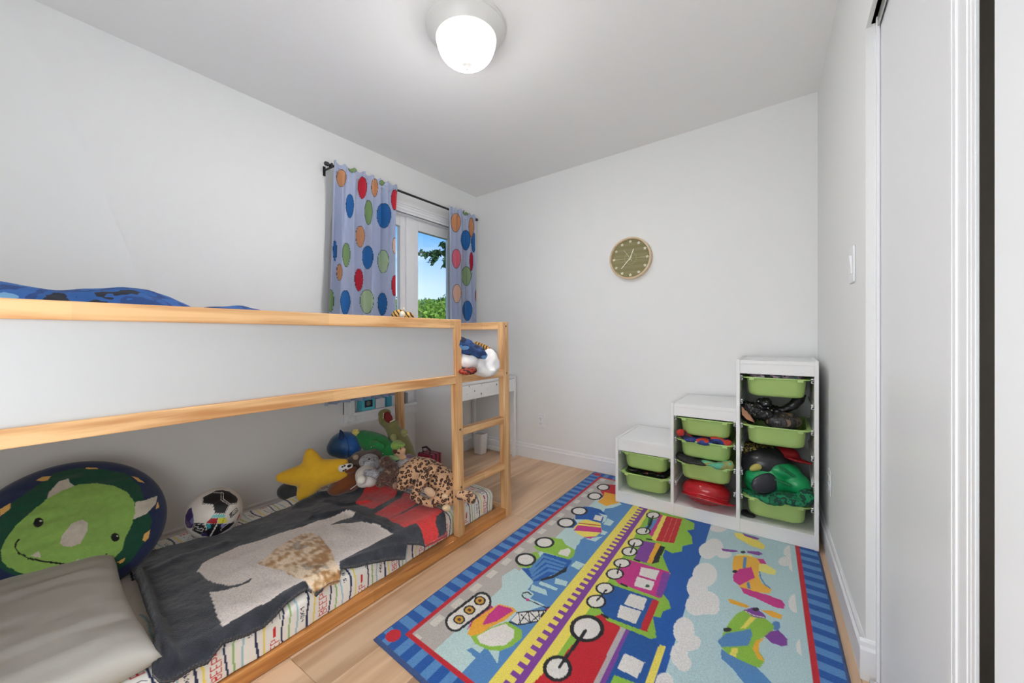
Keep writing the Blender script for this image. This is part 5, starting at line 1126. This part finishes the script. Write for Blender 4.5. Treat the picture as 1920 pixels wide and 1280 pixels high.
# red case
cp = loc(808, 862, 2.50); cs_ = bx('toy_case', cp.x - .07, cp.x + .045, cp.y - .05, cp.y + .05, .178, cp.z + .045, mat('crimson_case', (150, 40, 66), .45), None, .006); tag(cs_, 'small crimson toy suitcase with dark straps behind the leopard', 'suitcase')
dkm = mat('strap_dark', (46, 28, 32), .5)
for d in (-.035, .0, .03): bx('strap', cp.x - .0715, cp.x + .0465, cp.y + d - .005, cp.y + d + .005, .177, cp.z + .0465, dkm, cs_, .001)
m = MB(); m.tube([Vector((cp.x - .05, cp.y - .02, cp.z + .045)), Vector((cp.x - .055, cp.y - .02, cp.z + .075)), Vector((cp.x - .02, cp.y - .02, cp.z + .085)), Vector((cp.x + .015, cp.y - .02, cp.z + .07)), Vector((cp.x + .012, cp.y - .02, cp.z + .045))], .006, 8); m.build('handle', dkm, cs_, smooth=True)
# bears and dogs
gb = toy('grey_bear', 'dusky grey-brown soft toy lying under the blue and green ones', [E(680, 862, 2.34, 24, 17, .08), E(662, 866, 2.3, 12, 10, .05), E(700, 856, 2.36, 18, 14, .07)], plush('taupe', (108, 92, 84), .5), voxel=.006)
blob('ear', [E(667, 857, 2.25, 5.5, 5, .012, -10)], plush('taupe_light', (176, 156, 136), .2), gb, smooth=0)
kg = toy('grey_plush', 'mottled grey soft toy resting above the white-muzzled dog', [E(692, 864, 2.2, 17, 12, .07, 8), E(700, 872, 2.2, 14, 10, .06)], cn('mottled_grey', [(120, 116, 120), (168, 170, 176), (146, 146, 150)], scale=55, bump=.5, sheen=.3), voxel=.005)
blob('eye', [E(692, 860.5, 2.132, 2, 1.6, .004)], bke, kg, smooth=0)
wd = toy('white_dog', 'grey and white soft toy dog with round white muzzle', [E(686, 887, 2.12, 18, 14, .07), E(696, 898, 2.1, 14, 13, .06), E(684, 900, 2.1, 14, 12, .06), E(678, 892, 2.12, 10, 14, .05)], plush('dog_white', (212, 204, 198), .3), voxel=.005)
blob('ear', [E(693, 886, 2.05, 12, 7, .025, 10), E(704, 889, 2.05, 8, 8, .03)], bpy.data.materials['mottled_grey'], wd, voxel=.004); blob('muzzle', [E(678, 899, 2.035, 8, 9, .03)], plush('muzzle_white', (226, 222, 212), .2), wd, smooth=0)
m = MB(); m.tube([loc(671, 907, 2.05), loc(664, 912, 2.05), loc(657, 917, 2.05)], .0022, 6); m.build('tag_string', mat('string', (190, 190, 190), .8), wd)
bd = toy('brown_dog', 'dark brown mottled soft toy dog with floppy ears', [E(722, 866, 2.12, 11, 11, .04), E(732, 873, 2.1, 12, 10, .045), E(742, 884, 2.08, 10, 9, .04, 30), E(722, 893, 2.08, 15, 12, .06), E(736, 903, 2.06, 11, 8, .04, 20), E(715, 904, 2.06, 10, 8, .04)], cn('brown_mottled', [(52, 34, 28), (96, 66, 54), (74, 48, 40), (128, 98, 82)], scale=45, bump=.6, sheen=.3), voxel=.005, smooth=4)
blob('ear', [E(725, 860, 2.06, 7, 6, .02, 20)], plush('ear_dark', (70, 42, 32), .4), bd, smooth=0); blob('eye', [E(742, 895, 2.02, 1.5, 1.5, .004)], bke, bd, smooth=0); blob('paw', [E(741, 910, 2.03, 5, 6, .02)], plush('paw_tan', (150, 116, 96), .3), bd, smooth=0)
# leopard
lep = spots('leopard_plush', (204, 162, 124), (54, 34, 26), (150, 100, 64), 52)
lp = toy('leopard_plush', 'big spotted leopard soft toy sprawled over the end of the bunk', chain([(768, 890, 2.10, 24), (783, 884, 2.12, 28), (800, 884, 2.12, 25), (822, 898, 2.10, 27), (838, 908, 2.08, 24)], 5) + [E(755, 908, 2.06, 12, 10, .05), E(830, 925, 2.04, 22, 16, .07), E(838, 938, 2.02, 14, 11, .05)]
         + chain([(812, 878, 2.02, 9), (795, 895, 1.99, 10), (783, 915, 1.99, 9), (776, 930, 1.99, 8), (790, 938, 1.99, 8), (812, 944, 1.985, 8)], 5), lep, voxel=.006, smooth=5)
blob('tail', chain([(862, 928, 1.99, 9), (878, 930, 1.98, 11), (884, 935, 1.98, 10)], 4), lep, lp, voxel=.005, smooth=3)
blob('belly', [E(806, 922, 1.965, 12, 8, .015, 35)], plush('belly_tan', (206, 172, 140), .3), lp, smooth=0); blob('ear', [E(834, 930, 1.945, 6, 3.6, .012, 10)], plush('ear_cream', (206, 180, 140), .3), lp, smooth=0); blob('muzzle', [E(837, 952, 1.94, 8, 6, .02, 10)], bpy.data.materials['ear_cream'], lp, smooth=0)

# ------------------------------------------------------------------ on the upper bunk
dv = toy('duvet', 'blue and black patterned duvet bunched on the near half of the upper bunk', [W3(-1.75, .05, 1.04, .3, .32, .175), W3(-1.8, .35, 1.02, .28, .3, .17), W3(-1.8, .62, 1.0, .26, .28, .155), W3(-1.8, .90, .99, .25, .27, .155), W3(-1.8, 1.15, .99, .22, .22, .155), W3(-1.75, .3, 1.08, .25, .25, .14), W3(-1.72, .6, 1.06, .2, .2, .125), W3(-1.9, 1.38, .99, .2, .14, .15)],
         cn('blue_camouflage', [(20, 24, 40), (32, 84, 150), (24, 62, 120), (40, 92, 160), (112, 160, 200)], scale=7, detail=3, bump=.3), 'duvet', voxel=.014, disp=.012, dscale=7)
tg = stripes('tiger_plush_cloth', (206, 158, 76), (30, 24, 20), 'DIAGONAL', 22, .3)
tgr = toy('tiger_plush', 'orange and black striped tiger soft toy peeking over the bed rail', [E(748, 592, 2.12, 14, 12, .06, -20), E(764, 594, 2.12, 12, 10, .06), E(756, 600, 2.14, 22, 14, .07)], tg, voxel=.005, smooth=4)
blob('face', [E(754, 590, 2.06, 5, 7, .02)], plush('tiger_white', (224, 214, 196), .2), tgr, smooth=0); blob('ear', [E(757, 580, 2.10, 2.5, 4, .012)], bpy.data.materials['tiger_white'], tgr, smooth=0)
tgt = toy('striped_toy', 'yellow toy with black rings lying along the end panel of the bunk', chain([(893, 644, 2.32, 4.5), (912, 652, 2.31, 5), (926, 663, 2.30, 5)], 6), stripes('tiger_tail_cloth', (196, 148, 70), (30, 24, 20), 'X', 22, .25), voxel=.004, smooth=2)
toy('white_sheet', 'crumpled white sheet at the ladder end of the upper bunk', [E(895, 682, 2.16, 34, 22, .1, 10), E(920, 680, 2.16, 16, 24, .06), E(870, 672, 2.1, 30, 22, .09, 14), E(905, 694, 2.12, 26, 10, .06)], mat('rumpled_white', (222, 220, 220), .85), 'sheet', voxel=.007, disp=.012, dscale=14)
toy('blue_cloth', 'dark blue bedding folded over the white sheet by the ladder', chain([(862, 645, 2.03, 16), (880, 654, 2.05, 14), (898, 661, 2.06, 11), (909, 667, 2.06, 7)], 5), cn('denim_print', [(20, 32, 56), (34, 66, 116), (28, 52, 96), (88, 130, 176)], scale=9, axis=(1, 1, 3), bump=.4), 'bedding', voxel=.006, disp=.006, dscale=24)
toy('red_cloth', 'folded red patterned cloth at the foot of the white sheet', [E(876, 696, 2.0, 16, 6, .05), E(888, 694, 2.01, 6, 5, .04)], cn('red_print', [(140, 38, 26), (176, 72, 48), (60, 24, 22), (150, 44, 30)], scale=30), 'cloth', voxel=.004, disp=.004, dscale=40)

# ------------------------------------------------------------------ outside the window
gr = bx('ground', -60, -2.75, -20, 60, -3.3, -3.2, mat('lawn', (84, 110, 52), .95, var=.1)); gr['kind'] = 'structure'
def leafmat(name, c_): 
    m = mat(name, c_, .6, var=.35, vscale=1.5); t = m.node_tree; tl = N(t, 'ShaderNodeBsdfTranslucent'); tl.inputs[0].default_value = (*srgb(c_), 1); mxs = N(t, 'ShaderNodeMixShader'); mxs.inputs[0].default_value = .35
    o_ = [n for n in t.nodes if n.type == 'OUTPUT_MATERIAL'][0]; t.links.new(t.nodes['Principled BSDF'].outputs[0], mxs.inputs[1]); t.links.new(tl.outputs[0], mxs.inputs[2]); t.links.new(mxs.outputs[0], o_.inputs[0]); return m
bark = mat('bark', (84, 66, 52), .9, .8, 30)
def leaves(name, centers, radii, n, size, mt, parent, seed):
    r = np.random.RandomState(seed); k = len(centers); w_ = r.randint(0, k, n); d = r.randn(n, 3); d /= np.linalg.norm(d, axis=1)[:, None]
    rr_ = np.array(radii)[w_] * (.72 + .3 * r.rand(n)); c = np.array(centers)[w_] + d * rr_[:, None] * [1, 1, .85]
    a = r.randn(n, 3); a /= np.linalg.norm(a, axis=1)[:, None]; b = np.cross(a, r.randn(n, 3)); b /= np.linalg.norm(b, axis=1)[:, None]; s = size * (.6 + .8 * r.rand(n))[:, None]
    V = np.stack([c - a * s, c - b * s * .45, c + a * s, c + b * s * .45], 1).reshape(-1, 3); Fq = np.arange(4 * n).reshape(-1, 4)
    me = npmesh(name, V, Fq); cc_ = center(me); o = link(name, me, mt, None, cc_); put(o, parent); o['kind'] = 'stuff'; return o
L1 = leafmat('leaf_light', (120, 158, 58)); L2_ = leafmat('leaf_mid', (84, 128, 50)); L3 = leafmat('leaf_dark', (46, 84, 44))
tl_ = [('bright green bushy tree in the middle of the window view', 806, 13, 1.55, L1, 541), ('taller green tree behind the bright one, toward the window centre', 765, 19, 2.3, L2_, 536), ('distant broad green tree at the right of the view', 850, 27, 3.2, L2_, 533),
       ('leafy tree left of the bright one, behind the wide curtain', 690, 15, 1.7, L1, 545), ('green tree at the far right behind the narrow curtain', 895, 17, 2.0, L2_, 545)]
for i, (lb, u, t_, r_, mt, vt) in enumerate(tl_):
    top = loc(u, vt, t_); c0 = Vector((top.x, top.y, top.z - r_)); e_ = empty('leafy_tree', (c0.x, c0.y, -3.2)); tag(e_, lb, 'tree', 'trees outside the window')
    rs = random.Random(i); cs = [tuple(c0), tuple(c0 - Vector((0, 0, r_ * .9)))] + [tuple(c0 + Vector((math.cos(a) * .62, math.sin(a) * .62, z_)) * r_) for z_ in (.25, -.5, -1.2) for a in [rs.uniform(0, 1) + k * 1.05 for k in range(6)]]
    leaves('foliage', cs, [r_ * .92, r_ * .9] + [r_ * rs.uniform(.38, .52) for _ in cs[2:]], 15000, .0075 * t_, mt, e_, i)
    m = MB(); m.tube([(c0.x, c0.y, -3.2), (c0.x + .1, c0.y, -1.5), (c0.x, c0.y + .1, c0.z)], [.22, .18, .08], 10); o = m.build('trunk', bark, None, smooth=True); put(o, e_)
ha = math.radians(44); hm = []
V = []; n_ = 60; m_ = 12
for i in range(n_):
    u_ = -200 + i * 30; 
    for j in range(m_):
        q = j / (m_ - 1); t_ = 45 + q * 30; d = ray(min(u_, 1700)) * t_; V.append((d[0], d[1], -3.2 + (7.2 + 1.1 * math.sin(i * .35) + .5 * math.sin(i * 1.1)) * math.sin(q * PI)))
me = npmesh('hill', np.array(V), gridfaces(n_, m_)); c_ = center(me); hl = link('hill', me, mat('hill_green', (74, 104, 60), .95, .3, 2, .3, .6, bdist=.3), None, c_); hl['kind'] = 'structure'; hl['label'] = 'wooded hill on the horizon outside the window'
# near tree with a branch reaching into the view
b0 = Vector((-4.15, 5.3, -3.2)); e_ = empty('leafy_tree', b0); tag(e_, 'near dark tree whose leafy branch reaches into the top of the window', 'tree', 'trees outside the window')
m = MB(); m.tube([b0, b0 + Vector((0, 0, 3)), b0 + Vector((.05, -.05, 6.4))], [.12, .1, .06], 10)
br = [b0 + Vector((0, 0, 5.2)), loc(846, 478, 5.6), loc(822, 474, 5.5), loc(802, 477, 5.4), loc(786, 473, 5.3)]; m.tube(br, [.03, .016, .011, .007, .003], 6)
br2 = [loc(846, 478, 5.6), loc(836, 462, 5.5), loc(828, 458, 5.5)]; m.tube(br2, [.01, .006, .003], 6); br3 = [loc(822, 474, 5.5), loc(812, 486, 5.45), loc(806, 494, 5.4)]; m.tube(br3, [.008, .005, .002], 6)
br4 = [loc(846, 478, 5.6), loc(838, 490, 5.5), loc(834, 500, 5.5)]; m.tube(br4, [.008, .005, .002], 6)
o = m.build('trunk', bark, None, smooth=True); put(o, e_)
cs = []; 
for b in (br[1:], br2, br3, br4):
    for p, q in zip(b[:-1], b[1:]):
        for i in range(5): cs.append(tuple(p.lerp(q, i / 5)))
leaves('branch_leaves', cs, [.045] * len(cs), 260, .042, L3, e_, 31)
leaves('foliage', [(-4.15, 5.3, 3.2), (-4.1, 5.5, 2.6), (-4.2, 5.6, 3.8)], [.7, .6, .7], 3000, .05, L3, e_, 32)
